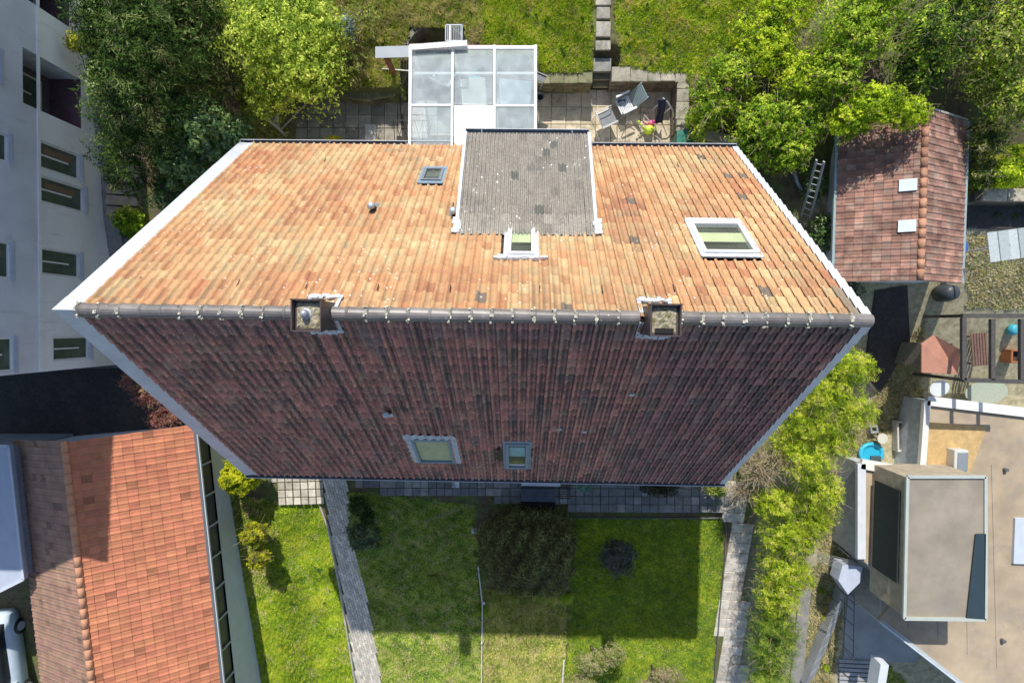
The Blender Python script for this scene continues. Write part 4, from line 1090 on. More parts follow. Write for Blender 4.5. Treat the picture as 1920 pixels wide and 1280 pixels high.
def can(name, label, px, py, col, s=1.0, rz=0.0):
    x, y, _ = P(px, py, 3.45); c = thing(name, label, 'watering can', (x, y, 3.15), rz)
    t = MB(); pts = []
    K = 18; rings = [(0, .10), (.02, .115), (.20, .115), (.27, .10), (.29, .085)]
    vs = []
    for z, r in rings:
        for k in range(K):
            a = 2*math.pi*k/K; vs.append((math.cos(a)*r*1.15*s, math.sin(a)*r*s*.95, z*s))
    fs = [(i*K+k, i*K+(k+1) % K, (i+1)*K+(k+1) % K, (i+1)*K+k) for i in range(len(rings)-1) for k in range(K)]+[tuple(range(K-1, -1, -1)), tuple((len(rings)-1)*K+k for k in range(K))]
    t.add(vs, fs, col); t.build('body', M['paint'], c, True)
    t = MB(); t.tube([(-.10*s, 0, .08*s), (-.2*s, .03, .2*s), (-.33*s, .08*s, .36*s)], [.03*s, .02*s, .014*s], 10, col=col); t.tube([(-.33*s, .08*s, .36*s), (-.37*s, .09*s, .40*s)], [.015*s, .04*s], 10, col=col); t.build('spout', M['paint'], c, True)
    t = MB(); t.tube([(.03*s, 0, .28*s), (.10*s, 0, .36*s), (.2*s, 0, .30*s), (.2*s, 0, .15*s), (.12*s, 0, .06*s)], .013*s, 8, col=col); t.build('handle', M['paint'], c, True)
    return c
can('watering_can', 'lime green plastic watering can standing on the patio slabs', 1218, 241, (.50,.66,.05), 1.15, -.15)
can('watering_can', 'pink plastic watering can partly hidden under the navy towel', 1224, 228, (.78,.12,.30), .85, .35)
t = MB()
for a, b in (((1192,222),(1206,246)),((1206,246),(1196,250)),((1228,254),(1238,262)),((1238,262),(1232,268)),((1208,216),(1226,236))):
    t.tube([P(*a, 3.35), P(*b, 3.2)], .014, 7, col=(.62,.62,.62))
tag(t.build('folded_stool_frame', M['paint']), 'pale metal legs of a collapsed stool round the lime green watering can', 'stool')
# green bin
bx = thing('green_bin', 'dark green garden bin in the patio corner against the house eave', 'bin', (*P(1283, 262, 4.0)[:2], 3.15))
t = MB(); t.box((0, 0, .42), (.44, .5, .84), col=(.015,.13,.09), taper=1.08); t.build('body', M['paint'], bx, bevel=.02)
t = MB(); t.box((0, 0, .87), (.5, .56, .05), col=(.02,.17,.12)); t.build('lid', M['paint'], bx, bevel=.02)
t = MB(); t.tube([(-.2, .28, .86), (.2, .28, .86)], .02, 8, col=(.01,.08,.06)); t.build('handle', M['paint'], bx, True)
# pot and tray beside the lean-to
pt = thing('plant_pot', 'grey round plant pot in the shade right of the glazed patio roof', 'plant pot', (*P(1012, 181, 3.4)[:2], 3.15))
t = MB(); K = 18; rings = [(0,.10),(.24,.14),(.27,.155),(.27,.13),(.10,.115)]
vs = [(math.cos(2*math.pi*k/K)*r, math.sin(2*math.pi*k/K)*r, z) for z, r in rings for k in range(K)]
t.add(vs, [(i*K+k, i*K+(k+1) % K, (i+1)*K+(k+1) % K, (i+1)*K+k) for i in range(4) for k in range(K)], (.30,.30,.29)); t.build('pot', M['matte'], pt, True)
t = MB(); t.tube([(0,0,.1),(0,0,.12)], .12, 14, col=(.012,.010,.01)); t.build('soil', M['matte'], pt)
tr_ = thing('metal_tray', 'small dark grey tray with bent legs beside the lean-to corner on the lawn edge', 'tray', (*P(1013, 146, 4.3)[:2], 4.0), -.4)
t = MB(); t.box((0,0,.3), (.34,.22,.03), col=(.10,.11,.12)); t.box((0,.11,.33), (.34,.02,.06), col=(.3,.31,.32)); t.build('tray', M['paint'], tr_)
t = MB(); t.tube([(-.14,-.08,.3),(-.12,-.2,.0)], .015, 6, col=(.4,.4,.4)); t.tube([(.14,-.08,.3),(.1,-.2,.0)], .015, 6, col=(.4,.4,.4)); t.build('leg', M['paint'], tr_)
# wire crate
q = P(851, 62, 4.9); cr = thing('wire_crate', 'blue grey wire crate standing in the dark corner behind the glazed patio roof', 'crate', (q[0], q[1], 4.1))
t = MB()
for dx, dy, a, b in ((0,.24,.5,.03),(0,-.24,.5,.03),(-.25,0,.03,.5),(.25,0,.03,.5)):
    t.box((dx, dy, .8), (a, b, .03), col=(.42,.47,.52)); t.box((dx, dy, .4), (a*.96, b*.96, .72), col=(.055,.08,.12)) if abs(dx) > .2 else None
t.build('rim', M['paint'], cr)
for k in range(7):
    t = MB(); t.box((-.19+k*.064, 0, .8), (.014 if k != 1 else .05, .48, .02), col=(.55,.6,.65) if k != 1 else (.8,.8,.8)); t.build('bar', M['paint'], cr)
block_px('stepping_block', 'pale concrete block on the shaded paving left of the glazed patio roof', 'block', 694, 249, 3.15, (.36, .6, .08), (.55,.54,.50), 'slab')
# metal trellis frame half under the lean-to
q0 = P(738, 226, 3.9)
tl = thing('metal_trellis', 'black metal lattice frame leaning left of the glazed patio roof', 'trellis', (q0[0], q0[1], 3.15))
o_ = Vector(tl.location)
def tb(a, b, r=.013): return MB().tube([Vector(P(*a[:2], a[2]))-o_, Vector(P(*b[:2], b[2]))-o_], r, 6, col=(.05,.045,.045))
for a, b in (((738,226,3.9),(808,226,3.9)), ((738,226,3.9),(741,285,3.3)), ((805,226,3.9),(808,285,3.3))): tb(a, b).build('frame', M['paint'], tl)
for k in range(4):
    tb((741+18*k,226,3.9),(757+18*k,282,3.3), .008).build('lattice_bar', M['paint'], tl); tb((757+18*k,226,3.9),(741+18*k,282,3.3), .008).build('lattice_bar', M['paint'], tl)
t = MB(); t.tube([P(751,180,3.6), P(754,225,3.7), P(758,270,3.6)], .05, 7, col=(.07,.06,.05)); tag(t.build('leaning_pole', M['wood']), 'dark pole lying over the metal lattice left of the patio roof', 'pole')
# objects standing under the glass
folding_chair('white slatted chair under the left pane of the glazed patio roof', 836, 145, 3.15, 2.6, (.6,.62,.62), (.7,.7,.7), .3)
block_px('blue_bag', 'turquoise bag under the middle pane of the glazed patio roof', 'bag', 888, 140, 3.15, (.42,.5,.6), (.15,.55,.58), 'fabric', .2, .06)
block_px('covered_table', 'pale cloth covered table under the middle of the glazed patio roof', 'table', 886, 178, 3.15, (.9,1.1,.72), (.62,.60,.55), 'fabric', .1, .05)
block_px('storage_box', 'grey storage box under the right pane of the glazed patio roof', 'box', 965, 175, 3.15, (1.1,.9,.6), (.30,.38,.46), 'paint', -.1, .05)

# ================================================================== LAWNS AND BEDS
grass('lawn', [(508,950),(600,942),(612,985),(636,1100),(668,1290),(452,1290),(440,1150),(432,1000),(500,955)], 1500, LG, (.03,.07), .010, 1, cl=.8, lean=1.3)
grass('front_lawn', [(654,922),(700,924),(890,946),(905,1290),(716,1290),(692,1140),(672,1060),(656,985)], 1200, MO, (.03,.07), .010, 2, cl=.5, dry_amt=.5, lean=1.3)
grass('meadow_strip', [(905,1105),(1062,1105),(1058,1290),(903,1290)], 1300, [(.12,.17,.03),(.24,.29,.05),(.36,.38,.09),(.43,.39,.16),(.48,.41,.23)], (.05,.14), .011, 3, cl=.5, dry_amt=.5)
grass('trimmed_lawn', [(1062,971),(1200,973),(1350,973),(1358,985),(1355,1050),(1345,1150),(1335,1290),(1058,1290),(1070,1110)], 1500, [(.065,.115,.018),(.10,.17,.018),(.16,.235,.02),(.26,.31,.025),(.34,.35,.045)], (.025,.055), .009, 4, cl=.9, dry_amt=.12, lean=1.4, nz_=.7)
grass('back_lawn', [(900,-15),(1112,-15),(1108,152),(1015,148),(1008,90),(905,85)], 1400, LB, (.04,.09), .011, 5, cl=.6, dry_amt=.25)
grass('back_lawn_right', [(1152,-15),(1560,-15),(1400,170),(1285,142),(1155,140)], 1300, LB, (.04,.10), .011, 6, cl=.6, dry_amt=.45)
grass('scrub_slope', [(560,-15),(902,-15),(906,80),(770,84),(765,128),(745,176),(640,178),(600,100)], 1300, SC+[(.14,.20,.04)], (.06,.16), .014, 7, cl=.5, dry_amt=.7)
grass('side_grass', [(450,120),(535,190),(535,262),(458,262)], 900, SC, (.05,.12), .013, 8, cl=.5, dry_amt=.6)
grass('yard_grass', [(1640,740),(1735,600),(1730,760),(1610,860),(1560,1290),(1480,1290),(1560,900)], 700, [(.16,.18,.06),(.26,.25,.11),(.36,.32,.19),(.42,.36,.25)], (.04,.10), .013, 9, cl=.7, dry_amt=.7)
grass('far_yard_grass', [(1812,440),(1930,440),(1930,580),(1812,580)], 500, [(.18,.22,.06),(.30,.29,.12),(.40,.37,.24),(.46,.42,.33)], (.04,.08), .014, 10, cl=.6, dry_amt=.7)
grass('wall_top_grass', [(1820,270),(1930,270),(1930,372),(1820,372)], 900, LG, (.05,.12), .014, 12, cl=.5)
grass('bed_edge', [(1286,140),(1400,150),(1480,330),(1400,290),(1290,240)], 900, SC, (.05,.14), .014, 13, cl=.5, dry_amt=.5)
grass('rough_grass', [(430,930),(520,940),(525,1110),(450,1120),(430,1000)], 700, SC, (.04,.1), .013, 14, dry_amt=.7)

YG = [(.075,.125,.008),(.17,.25,.012),(.29,.37,.018),(.42,.46,.04)]
MG = [(.05,.10,.008),(.12,.20,.014),(.23,.32,.022),(.37,.41,.06)]
DG = [(.015,.028,.010),(.028,.05,.014),(.05,.085,.022),(.10,.14,.035)]
GL = [(.025,.055,.016),(.05,.10,.028),(.10,.17,.045),(.21,.27,.08)]
OL = [(.05,.085,.012),(.12,.16,.025),(.21,.245,.045),(.32,.31,.12)]
YE = [(.10,.13,.008),(.22,.25,.01),(.33,.34,.015),(.42,.41,.03)]
DK = [(.018,.018,.012),(.035,.032,.02),(.05,.058,.03),(.085,.088,.055)]
DP = [(.018,.020,.014),(.032,.034,.022),(.05,.052,.032),(.07,.065,.05)]
RD = [(.12,.045,.04),(.20,.085,.07),(.30,.15,.12),(.26,.20,.10)]
ST = [(.13,.10,.06),(.22,.18,.11),(.32,.27,.17),(.17,.20,.05)]
PX_ = blob_px
plant('conifer', 'broad dark evergreen hedge tree between the apartment block and the pale green tree', 'evergreen',
      [PX_(330,20,6.0,1.9,1.5,2.2), PX_(320,120,6.0,1.9,1.6,2.2), PX_(300,220,5.6,1.6,1.5,2.2), PX_(270,310,4.6,1.0,1.2,1.8), PX_(395,90,5.4,.9,1.5,1.8), PX_(240,60,6.0,1.0,1.6,2)],
      46000, .115, .020, [(.007,.015,.005),(.014,.030,.007),(.027,.055,.011),(.05,.085,.018),(.12,.14,.05)], 31, 'leaf_dull', (P(320,150,3)[0], P(320,150,3)[1], .16), shell=.4, clump=.35, cut=-.35, up=.2)
plant('deciduous_tree', 'round pale yellow-green tree on a thin pale trunk behind the left roof corner', 'tree',
      [PX_(520,90,5.6,1.5,1.4,1.3), PX_(570,140,5.4,1.2,1.2,1.1), PX_(470,60,5.4,1.0,1.1,1.0), PX_(540,20,5.4,1.2,1.1,1.1), PX_(600,75,5.2,.9,1.1,1.0), PX_(505,180,5.0,.7,.8,.8)],
      27000, .065, .042, [(.08,.13,.018),(.18,.25,.028),(.31,.38,.05),(.44,.47,.10)], 32, 'leaf', (P(541,258,3.15)[0], P(541,258,3.15)[1], .055), bark='bark_pale', shell=.6, clump=.28, cut=-.25)
plant('laurel', 'glossy green laurel bush touching the left roof verge below the dark hedge', 'bush',
      [PX_(385,240,5.4,.9,.9,1.1), PX_(420,265,5.0,.75,.7,.9), PX_(350,300,4.8,.8,.9,1.0), PX_(330,360,4.0,.6,.8,.8), PX_(440,250,4.6,.6,.6,.8)],
      7500, .12, .055, GL, 33, 'leaf_gloss', shell=.5, clump=.3)
plant('small_bush', 'small bright bush beside the left roof verge near the apartment wall', 'bush', [PX_(248,415,1.8,.62,.6,.6), PX_(262,440,1.7,.5,.5,.5)], 2600, .07, .045, MG, 34, shell=.5)
plant('scrub_bush', 'brownish twiggy shrub between the pale tree and the glazed patio roof', 'shrub', [PX_(645,60,4.9,.5,.8,.5), PX_(660,120,4.6,.45,.7,.45), PX_(690,40,4.7,.5,.5,.35)], 2600, .06, .035, OL, 35, shell=.8, cut=0, twigs=90)
plant('grey_bush', 'small grey-leaved shrub at the foot of the pale green tree', 'shrub', [PX_(650,55,5.1,.3,.4,.35)], 700, .06, .03, [(.12,.16,.12),(.22,.27,.22)], 36, shell=.7)
plant('yellow_plants', 'low yellow-green plants spilling over the curved garden wall', 'shrub', [PX_(700,158,3.85,.45,.25,.2), PX_(725,150,3.85,.3,.25,.2), PX_(672,165,3.8,.3,.2,.15)], 1600, .06, .035, [(.14,.18,.01),(.28,.30,.015),(.38,.36,.02)], 37, shell=.8)
plant('eave_flowers', 'yellow flowering plant peeping out at the left of the back gutter', 'flowers', [PX_(625,262,3.6,.3,.12,.2), PX_(705,268,3.5,.2,.1,.15)], 500, .05, .04, [(.25,.28,.02),(.55,.45,.02)], 38, shell=.8)
grp = 'flowering shrubs on the bank right of the patio'
for k, (lab, bl, n, pal, fl) in enumerate([
    ('pink-flecked shrub right behind the patio wall, nearest the clothes rack', [(1335,190,4.6,.75,.8,.5),(1310,230,4.3,.4,.6,.4),(1370,140,4.8,.8,.7,.5)], 7000, MG, 16),
    ('pink-flowering shrub overhanging the right corner of the back gutter', [(1430,235,4.7,.9,.9,.8),(1400,290,4.3,.6,.5,.6),(1470,290,4.4,.8,.6,.7),(1500,230,4.6,.8,.8,.7)], 11000, MG, 46),
    ('bright green bank shrub at the edge of the right back lawn', [(1440,90,4.9,.9,.9,.6),(1510,140,5.0,.9,.8,.7),(1470,20,5.0,.8,.8,.5),(1400,60,4.8,.5,.6,.4)], 9500, YG, 20),
    ('tall mixed green shrub between the right back lawn and the brick shed roof', [(1590,70,5.4,1.1,1.1,1.0),(1640,10,5.4,1.0,.9,.9),(1560,150,5.2,.8,.8,.9)], 9500, MG, 30),
    ('soft yellow-green shrub leaning over the top of the old red roof', [(1640,200,5.4,.9,.6,.7),(1700,215,5.5,.7,.45,.5),(1590,225,5.1,.7,.6,.7)], 7000, YG, 0),
    ('dark green shrub behind the ridge of the old red roof', [(1740,80,5.5,1.1,1.0,1.0),(1790,20,5.5,1.0,.9,.9),(1720,140,5.2,.7,.7,.7)], 9500, DG+MG, 0),
    ('olive green shrub with bare pale branches at the top right corner', [(1870,90,5.3,1.1,1.2,1.0),(1910,20,5.3,1.0,1.0,.9),(1890,190,5.0,.9,.9,.8),(1840,150,4.9,.7,.7,.6)], 10500, OL+MG, 0)]):
    plant('bank_shrub', lab, 'shrub', [PX_(*b) for b in bl], int(n*1.35), .072, .042, pal, 40+k, shell=.65, clump=.3, cut=-.3, group=None,
          flowers=((.50,.14,.26), fl, .055) if fl else None, twigs=160 if k != 4 else 60)
plant('bank_shrub', 'low dark scrub right of the old red roof', 'shrub', [PX_(1850,260,4.3,.6,.7,.5), PX_(1845,330,3.9,.5,.5,.4)], 2600, .07, .04, DG+OL, 49, shell=.8, twigs=60)
plant('bank_shrub', 'bright green low bush above the pale terrace wall at the right edge', 'shrub', [PX_(1890,325,4.1,.55,.45,.35)], 2000, .07, .045, YG, 50, shell=.8)
plant('ivy_bush', 'dark ivy bush in the gap between the right verge and the old red roof', 'bush', [PX_(1535,440,2.9,.55,.8,.7), PX_(1560,490,2.6,.5,.7,.6), PX_(1590,545,2.6,.5,.5,.5), PX_(1520,350,3.4,.4,.5,.5)], 5200, .06, .045, DG+[(.06,.12,.02)], 51, 'leaf_gloss', shell=.7)
hb = [('tall willowy hedge bush directly below the right ridge end', [(1580,690,3.2,.95,.7,1.0),(1535,735,3.0,1.0,.8,1.0),(1590,770,2.6,.8,.7,.9),(1505,790,2.6,1.1,.8,1.0),(1550,650,2.8,.7,.6,.8)], YG),
      ('yellow-green hedge bush beside the blue paddling pool', [(1500,860,2.4,.9,.8,1.1),(1555,820,2.2,.8,.8,.9),(1530,920,2.0,.9,.8,1.0),(1470,830,2.2,.7,.6,.8)], YG),
      ('mid green hedge bush shading the bend of the side path', [(1450,940,1.8,.8,.7,.9),(1460,1000,1.7,.8,.7,.9),(1520,970,1.7,.8,.7,.8),(1500,1010,1.5,.6,.5,.7)], YG+MG),
      ('lower green hedge bush beside the side path, left of the wire fence', [(1465,1060,1.5,.95,.8,.9),(1455,1110,1.4,.9,.8,.8),(1495,1080,1.2,.6,.6,.6)], YG),
      ('blue-green hedge bush at the lower end of the side path', [(1446,1160,.9,.85,.75,.9),(1440,1215,.8,.85,.8,.9),(1436,1270,.6,.85,.8,.9),(1468,1190,.6,.6,.7,.7),(1430,1310,.5,.8,.6,.9)], MG)]
for k, (lab, bl, pal) in enumerate(hb):
    plant('hedge_bush', lab, 'hedge', [PX_(*b) for b in bl], 8500*len(bl), .085, .012, [(.045,.085,.006),(.12,.19,.010),(.26,.34,.018),(.40,.44,.03),(.46,.43,.12)] if pal is not MG else [(.035,.07,.012),(.08,.14,.018),(.17,.24,.03),(.30,.34,.06)], 60+k, shell=.8, clump=.2, cut=-.35, group=None, twigs=150)
plant('bare_shrub', 'straw-coloured twiggy shrub at the lower right corner of the front eave', 'shrub', [PX_(1420,880,2.2,.6,.6,.7), PX_(1390,920,1.6,.45,.4,.5), PX_(1460,860,2.4,.6,.5,.6)], 2600, .07, .018, ST, 66, shell=.8, cut=0, twigs=520, twigcol=(.42,.34,.22))
plant('red_maple', 'dusty red Japanese maple between the dark yard and the garage roof', 'maple', [PX_(290,740,1.9,.75,.55,.5), PX_(250,715,1.9,.5,.4,.3), PX_(325,775,1.6,.5,.45,.45), PX_(300,785,1.5,.5,.4,.4)], 5200, .085, .022, RD, 67, shell=.75, cut=-.1, twigs=70, twigcol=(.2,.1,.08))
plant('yellow_bush', 'round bright yellow-green bush under the front left roof corner', 'bush', [PX_(452,893,1.2,.72,.62,.7)], 9000, .06, .04, YE, 68, shell=.35, cut=-1.2)
plant('yellow_bush', 'smaller yellow bush with dry twigs on the left lawn edge', 'bush', [PX_(478,1000,.8,.45,.42,.6), PX_(490,1045,.7,.42,.35,.55)], 8000, .055, .036, [(.10,.10,.03),(.17,.18,.015),(.28,.29,.015),(.38,.37,.03)], 69, shell=.4, cut=-1.0, twigs=40)
plant('clipped_bush', 'large dark clipped bush in the middle of the shaded front garden', 'bush', [PX_(990,1015,.35,1.95,1.45,1.3), PX_(990,1048,.15,1.85,1.4,1.0)], 26000, .06, .026, [(.035,.03,.014),(.065,.055,.026),(.09,.105,.032),(.17,.18,.07)], 70, 'leaf_dull', shell=.2, cut=-1.1, clump=.18, box=2.5)
plant('clipped_ball', 'small round purple-green clipped ball bush on the shaded right lawn', 'bush', [PX_(1158,1042,.6,.68,.66,.6)], 4600, .05, .03, DP, 71, 'leaf_gloss', shell=.35, cut=-.9, clump=.18)
plant('dark_round_bush', 'dark glossy round bush right of the brick path in the shade', 'bush', [PX_(683,1003,.6,.62,.58,.6)], 3600, .06, .04, DG, 72, 'leaf_gloss', shell=.4, cut=-.8)
plant('dark_small_bush', 'small dark bush at the top of the brick path below the eave', 'bush', [PX_(672,945,.5,.38,.38,.5), PX_(690,965,.4,.3,.3,.4)], 1900, .06, .04, DG, 73, shell=.6)
plant('low_conifer', 'low spreading bush on the sunny lower edge of the front garden', 'bush', [PX_(1110,1240,-.2+.3,.7,.5,.4), PX_(1150,1225,.0,.5,.45,.35), PX_(1090,1280,-.3,.6,.4,.4)], 5200, .07, .025, [(.10,.13,.03),(.18,.20,.06),(.27,.25,.13),(.30,.26,.16)], 74, shell=.5, cut=-.5)
plant('dry_bush', 'straw-coloured low shrub right of the low spreading bush', 'shrub', [PX_(1250,1265,-.6,.75,.35,.25), PX_(1215,1285,-.7,.6,.3,.25)], 2400, .06, .02, ST, 75, shell=.8, twigs=60)
plant('blue_spruce', 'small blue-green dwarf spruce under the front eave beside the porch frame', 'bush', [PX_(1096,902,1.0,.42,.38,.6)], 1800, .06, .018, [(.05,.10,.07),(.10,.19,.13),(.16,.26,.20)], 76, 'leaf_dull', shell=.6)
plant('eave_bush', 'dark rounded bush under the front eave above the walkway slabs', 'bush', [PX_(1235,912,.5,.75,.38,.5)], 2600, .05, .03, DK, 77, shell=.5)
plant('eave_bush', 'olive bush at the right end under the front eave', 'bush', [PX_(1340,915,.6,.5,.3,.5)], 1800, .05, .03, OL, 78, shell=.6)
# ragged plants along the wire edging and borders
for k, (px, py, c) in enumerate([(905,1140,LG),(1062,1120,LB),(920,990,MO),(1010,1120,SC),(960,1115,SC),(812,1085,MO)]):
    x, y, z = G(px, py); r = .22
    grass('grass_tuft', [(x-r,y-r),(x+r,y-r),(x+r,y+r),(x-r,y+r)], 3000, c, (.12,.26), .012, 90+k, world=True)

# white painted wire edging between the two front gardens
e = thing('wire_edging', 'pale low garden edging running down the middle of the front garden', 'edging', (0,0,0))
pts = [G(889, 985), G(897, 1060), G(905, 1130), G(904, 1200), G(903, 1290)]
for a, b in zip(pts[1:-1], pts[2:]):
    t = MB(); t.bar((a[0], a[1], float(H(a[0], a[1]))+.14), (b[0], b[1], float(H(b[0], b[1]))+.14), .035, .05, col=(.66,.66,.62)); t.build('rail', M['wood'], e)
    t = MB(); t.box((a[0], a[1], float(H(a[0], a[1]))+.1), (.06, .06, .3), col=(.6,.6,.58)); t.build('stake', M['wood'], e)
t = MB(); a = G(1057, 1235); b = G(1053, 1290); t.bar((a[0], a[1], a[2]+.1), (b[0], b[1], b[2]+.1), .05, .08, col=(.68,.68,.66)); tag(t.build('edging_board', M['wood']), 'short white edging board right of the dry meadow strip at the bottom', 'edging')
ga = thing('garden_ornament', 'small white garden figure at the left end of the dark clipped bush', 'ornament', G(889, 993))
t = MB(); t.tube([(0,0,0),(0,0,.14),(0,.01,.2),(0,0,.26),(0,0,.33)], [.09,.10,.06,.075,.03], 12, col=(.6,.62,.64)); t.build('body', M['paint'], ga, True)
t = MB(); t.box((0,-.01,.01), (.24,.2,.04), col=(.5,.5,.5)); t.build('plinth', M['paint'], ga)
ga = thing('garden_lamp', 'tiny pale solar lamp on the garden edging below the clipped bush', 'lamp', G(908, 1125))
t = MB(); t.tube([(0,0,0),(0,0,.2)], .012, 6, col=(.3,.3,.3)); t.build('stake', M['paint'], ga)
t = MB(); t.tube([(0,0,.2),(0,0,.25),(0,0,.27)], [.05,.06,.02], 12, col=(.6,.62,.65)); t.build('head', M['paint'], ga, True)
x, y, z = P(854, 908, .05); t = MB(); t.box((x, y, .045), (.30, .26, .05), col=(.62,.62,.62)); tag(t.build('white_tile', M['slab'], bevel=.01), 'single whitish paving tile in the dark walkway below the front eave', 'tile')

# ladder in the gap at the right gable
a0, a1 = P(1497, 425, 2.5), P(1531, 300, 5.2); b0, b1 = P(1514, 432, 2.5), P(1545, 303, 5.2)
la = thing('ladder', 'grey aluminium ladder leaning in the gap beside the right verge', 'ladder', a0)
o_ = Vector(a0)
for p, q in ((a0, a1), (b0, b1)):
    t = MB(); t.bar(Vector(p)-o_, Vector(q)-o_, .035, .07, col=(.35,.36,.37)); t.build('rail', M['paint'], la)
for k in range(11):
    f = (k+.5)/11; p = [a0[i]+(a1[i]-a0[i])*f for i in range(3)]; q = [b0[i]+(b1[i]-b0[i])*f for i in range(3)]
    t = MB(); t.tube([Vector(p)-o_, Vector(q)-o_], .016, 6, col=(.4,.41,.42)); t.build('rung', M['paint'], la)
t = MB(); p = [P(1488,322,4.0), P(1496,345,3.7), P(1505,358,3.2), P(1507,380,2.8)]; t.tube(p, .05, 10, col=(.20,.23,.26)); tag(t.build('drain_pipe', M['paint'], None, True), 'bent grey drain pipe beside the leaning ladder', 'pipe')
a = P(1520, 410, 2.0); t = MB(); t.box((a[0]+.9, a[1]-.6, 1.9), (.5, 2.6, .1), rz=-.15, col=(.28,.28,.27)); tag(t.build('concrete_ledge', M['matte']), 'grey concrete ledge at the foot of the ladder', 'ledge')

# ================================================================== APARTMENT BLOCK (left)
AX = -15.1
apt = thing('apartment_block', 'tall white rendered apartment block cut off by the left edge of the picture', 'building', (0,0,0))
def AQ(px, py): q = PX(px, py, AX); return q[1], q[2]
yb, _ = AQ(233, 682); yS = yb; yN = 13.5
zk = 4.6; ZT = 10.0
t = MB(); t.box((AX-6, (yS+yN)/2, (zk-1)/2-.5), (12, yN-yS, zk+1)); 
# facade built as panels round the openings, in the plane x = AX
op = []   # (y0,y1,z0,z1,kind)
def opening(tl, bl, br, kind):
    y0, z0 = AQ(*tl); y1, _ = AQ(*bl); _, z1 = AQ(*br); e_ = .10 if kind == 'window' else 0; op.append((min(y0, y1)-e_, max(y0, y1)+e_, min(z0, z1)-e_, min(max(z0, z1)+e_, 99 if kind != 'window' or min(z0, z1) > 4.5 else zk-.07), kind))
opening((42,88),(50,196),(152,232),'loggia'); opening((59,262),(62,304),(145,325),'window'); opening((67,331),(72,371),(153,389),'window')
opening((83,470),(86,509),(145,508),'window'); opening((104,637),(107,671),(163,668),'window'); opening((50,-70),(52,0),(130,62),'loggia')
opening((-50,450),(-50,510),(14,512),'window'); opening((-44,640),(-44,695),(20,690),'window'); opening((-60,232),(-60,275),(10,284),'window'); opening((-80,60),(-80,110),(-8,125),'window')
ys = sorted(set([yS, yN]+[o[0] for o in op]+[o[1] for o in op])); zs = sorted(set([-1.0, zk, ZT]+[o[2] for o in op]+[o[3] for o in op]))
lo, up_ = MB(), MB()
for i in range(len(ys)-1):
    for j in range(len(zs)-1):
        cy_, cz_ = (ys[i]+ys[i+1])/2, (zs[j]+zs[j+1])/2
        if any(o[0] < cy_ < o[1] and o[2] < cz_ < o[3] for o in op): continue
        (lo if cz_ < zk else up_).add([(AX, ys[i], zs[j]), (AX, ys[i+1], zs[j]), (AX, ys[i+1], zs[j+1]), (AX, ys[i], zs[j+1])], [(0,1,2,3)])
lo.build('lower_wall', M['render_blue'], apt); up_.build('upper_wall', M['render_grey'], apt)
t = MB(); t.add([(AX, yS, -1), (AX, yS, ZT), (AX-12, yS, ZT), (AX-12, yS, -1)], [(0,1,2,3)]); t.add([(AX, yN, -1), (AX, yN, ZT), (AX-12, yN, ZT), (AX-12, yN, -1)], [(0,1,2,3)])
t.add([(AX-12, yS, -1), (AX-12, yN, -1), (AX-12, yN, ZT), (AX-12, yS, ZT)], [(0,1,2,3)]); t.build('side_wall', M['render_grey'], apt)
t = MB(); t.box((AX-5.7, (yS+yN)/2, ZT+.1), (13.0, yN-yS+.4, .2)); t.build('roof', M['concrete'], apt)
t = MB(); t.box((AX+.02, (yS+yN)/2, zk), (.04, yN-yS-.01, .10)); t.build('ledge', M['render_blue'], apt)
for (y0, y1, z0, z1, kind) in op:
    d = 1.1 if kind == 'loggia' else .10; w_, h_ = y1-y0, z1-z0; yc, zc = (y0+y1)/2, (z0+z1)/2
    t = MB()
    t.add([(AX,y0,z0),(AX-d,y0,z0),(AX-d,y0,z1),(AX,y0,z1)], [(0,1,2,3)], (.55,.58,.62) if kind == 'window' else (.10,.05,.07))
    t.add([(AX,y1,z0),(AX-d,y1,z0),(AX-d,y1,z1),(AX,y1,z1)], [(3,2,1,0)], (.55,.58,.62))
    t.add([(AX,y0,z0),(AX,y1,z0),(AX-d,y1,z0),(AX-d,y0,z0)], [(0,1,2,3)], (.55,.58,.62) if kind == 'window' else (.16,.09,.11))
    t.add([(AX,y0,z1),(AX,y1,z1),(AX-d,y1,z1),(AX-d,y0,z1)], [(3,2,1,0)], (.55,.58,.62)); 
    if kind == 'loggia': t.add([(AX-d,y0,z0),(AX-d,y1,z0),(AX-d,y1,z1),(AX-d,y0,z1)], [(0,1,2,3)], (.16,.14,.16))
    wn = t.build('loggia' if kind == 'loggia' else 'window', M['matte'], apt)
    f = MB(); xx = AX-d+.03; wz = min(1.5, h_*.8) if kind == 'loggia' else h_; ww = w_*.7 if kind == 'loggia' else w_
    for dy, dz, a_, b_ in ((0, wz/2-.03, ww, .06), (0, -wz/2+.03, ww, .06), (-ww/2+.03, 0, .06, wz-.12), (ww/2-.03, 0, .06, wz-.12), (0, wz*.12, .05, wz*.7)):
        f.box((xx, yc+dy, zc+dz), (.07, a_, b_))
    f.build('frame', M['white_frame'], wn)
    g_ = MB(); g_.box((xx-.01, yc, zc), (.02, ww-.1, wz-.1), col=(1,1,1)); g_.build('pane', M['room_green'], wn)
    if kind == 'window':
        f = MB(); f.box((AX+.04, yc, z0-.04), (.14, w_+.1, .05)); f.build('sill', M['white_metal'], wn)
        if rnd.random() < .35: f = MB(); f.box((xx+.005, yc+w_*.18, zc+.05), (.02, w_*.22, h_*.7), col=(.22,.14,.09)); f.build('curtain', M['fabric'], wn)
t = MB(); a = AQ(160, 500); t.box((AX+.05, a[0]-.9, 1.6), (.09, .09, 3.2), col=(.3,.34,.38)); t.build('downpipe', M['paint'], apt)
t = MB(); t.box((AX+.25, yS-.28, (zk)/2), (.5, .07, .07), col=(.4,.4,.4)); 
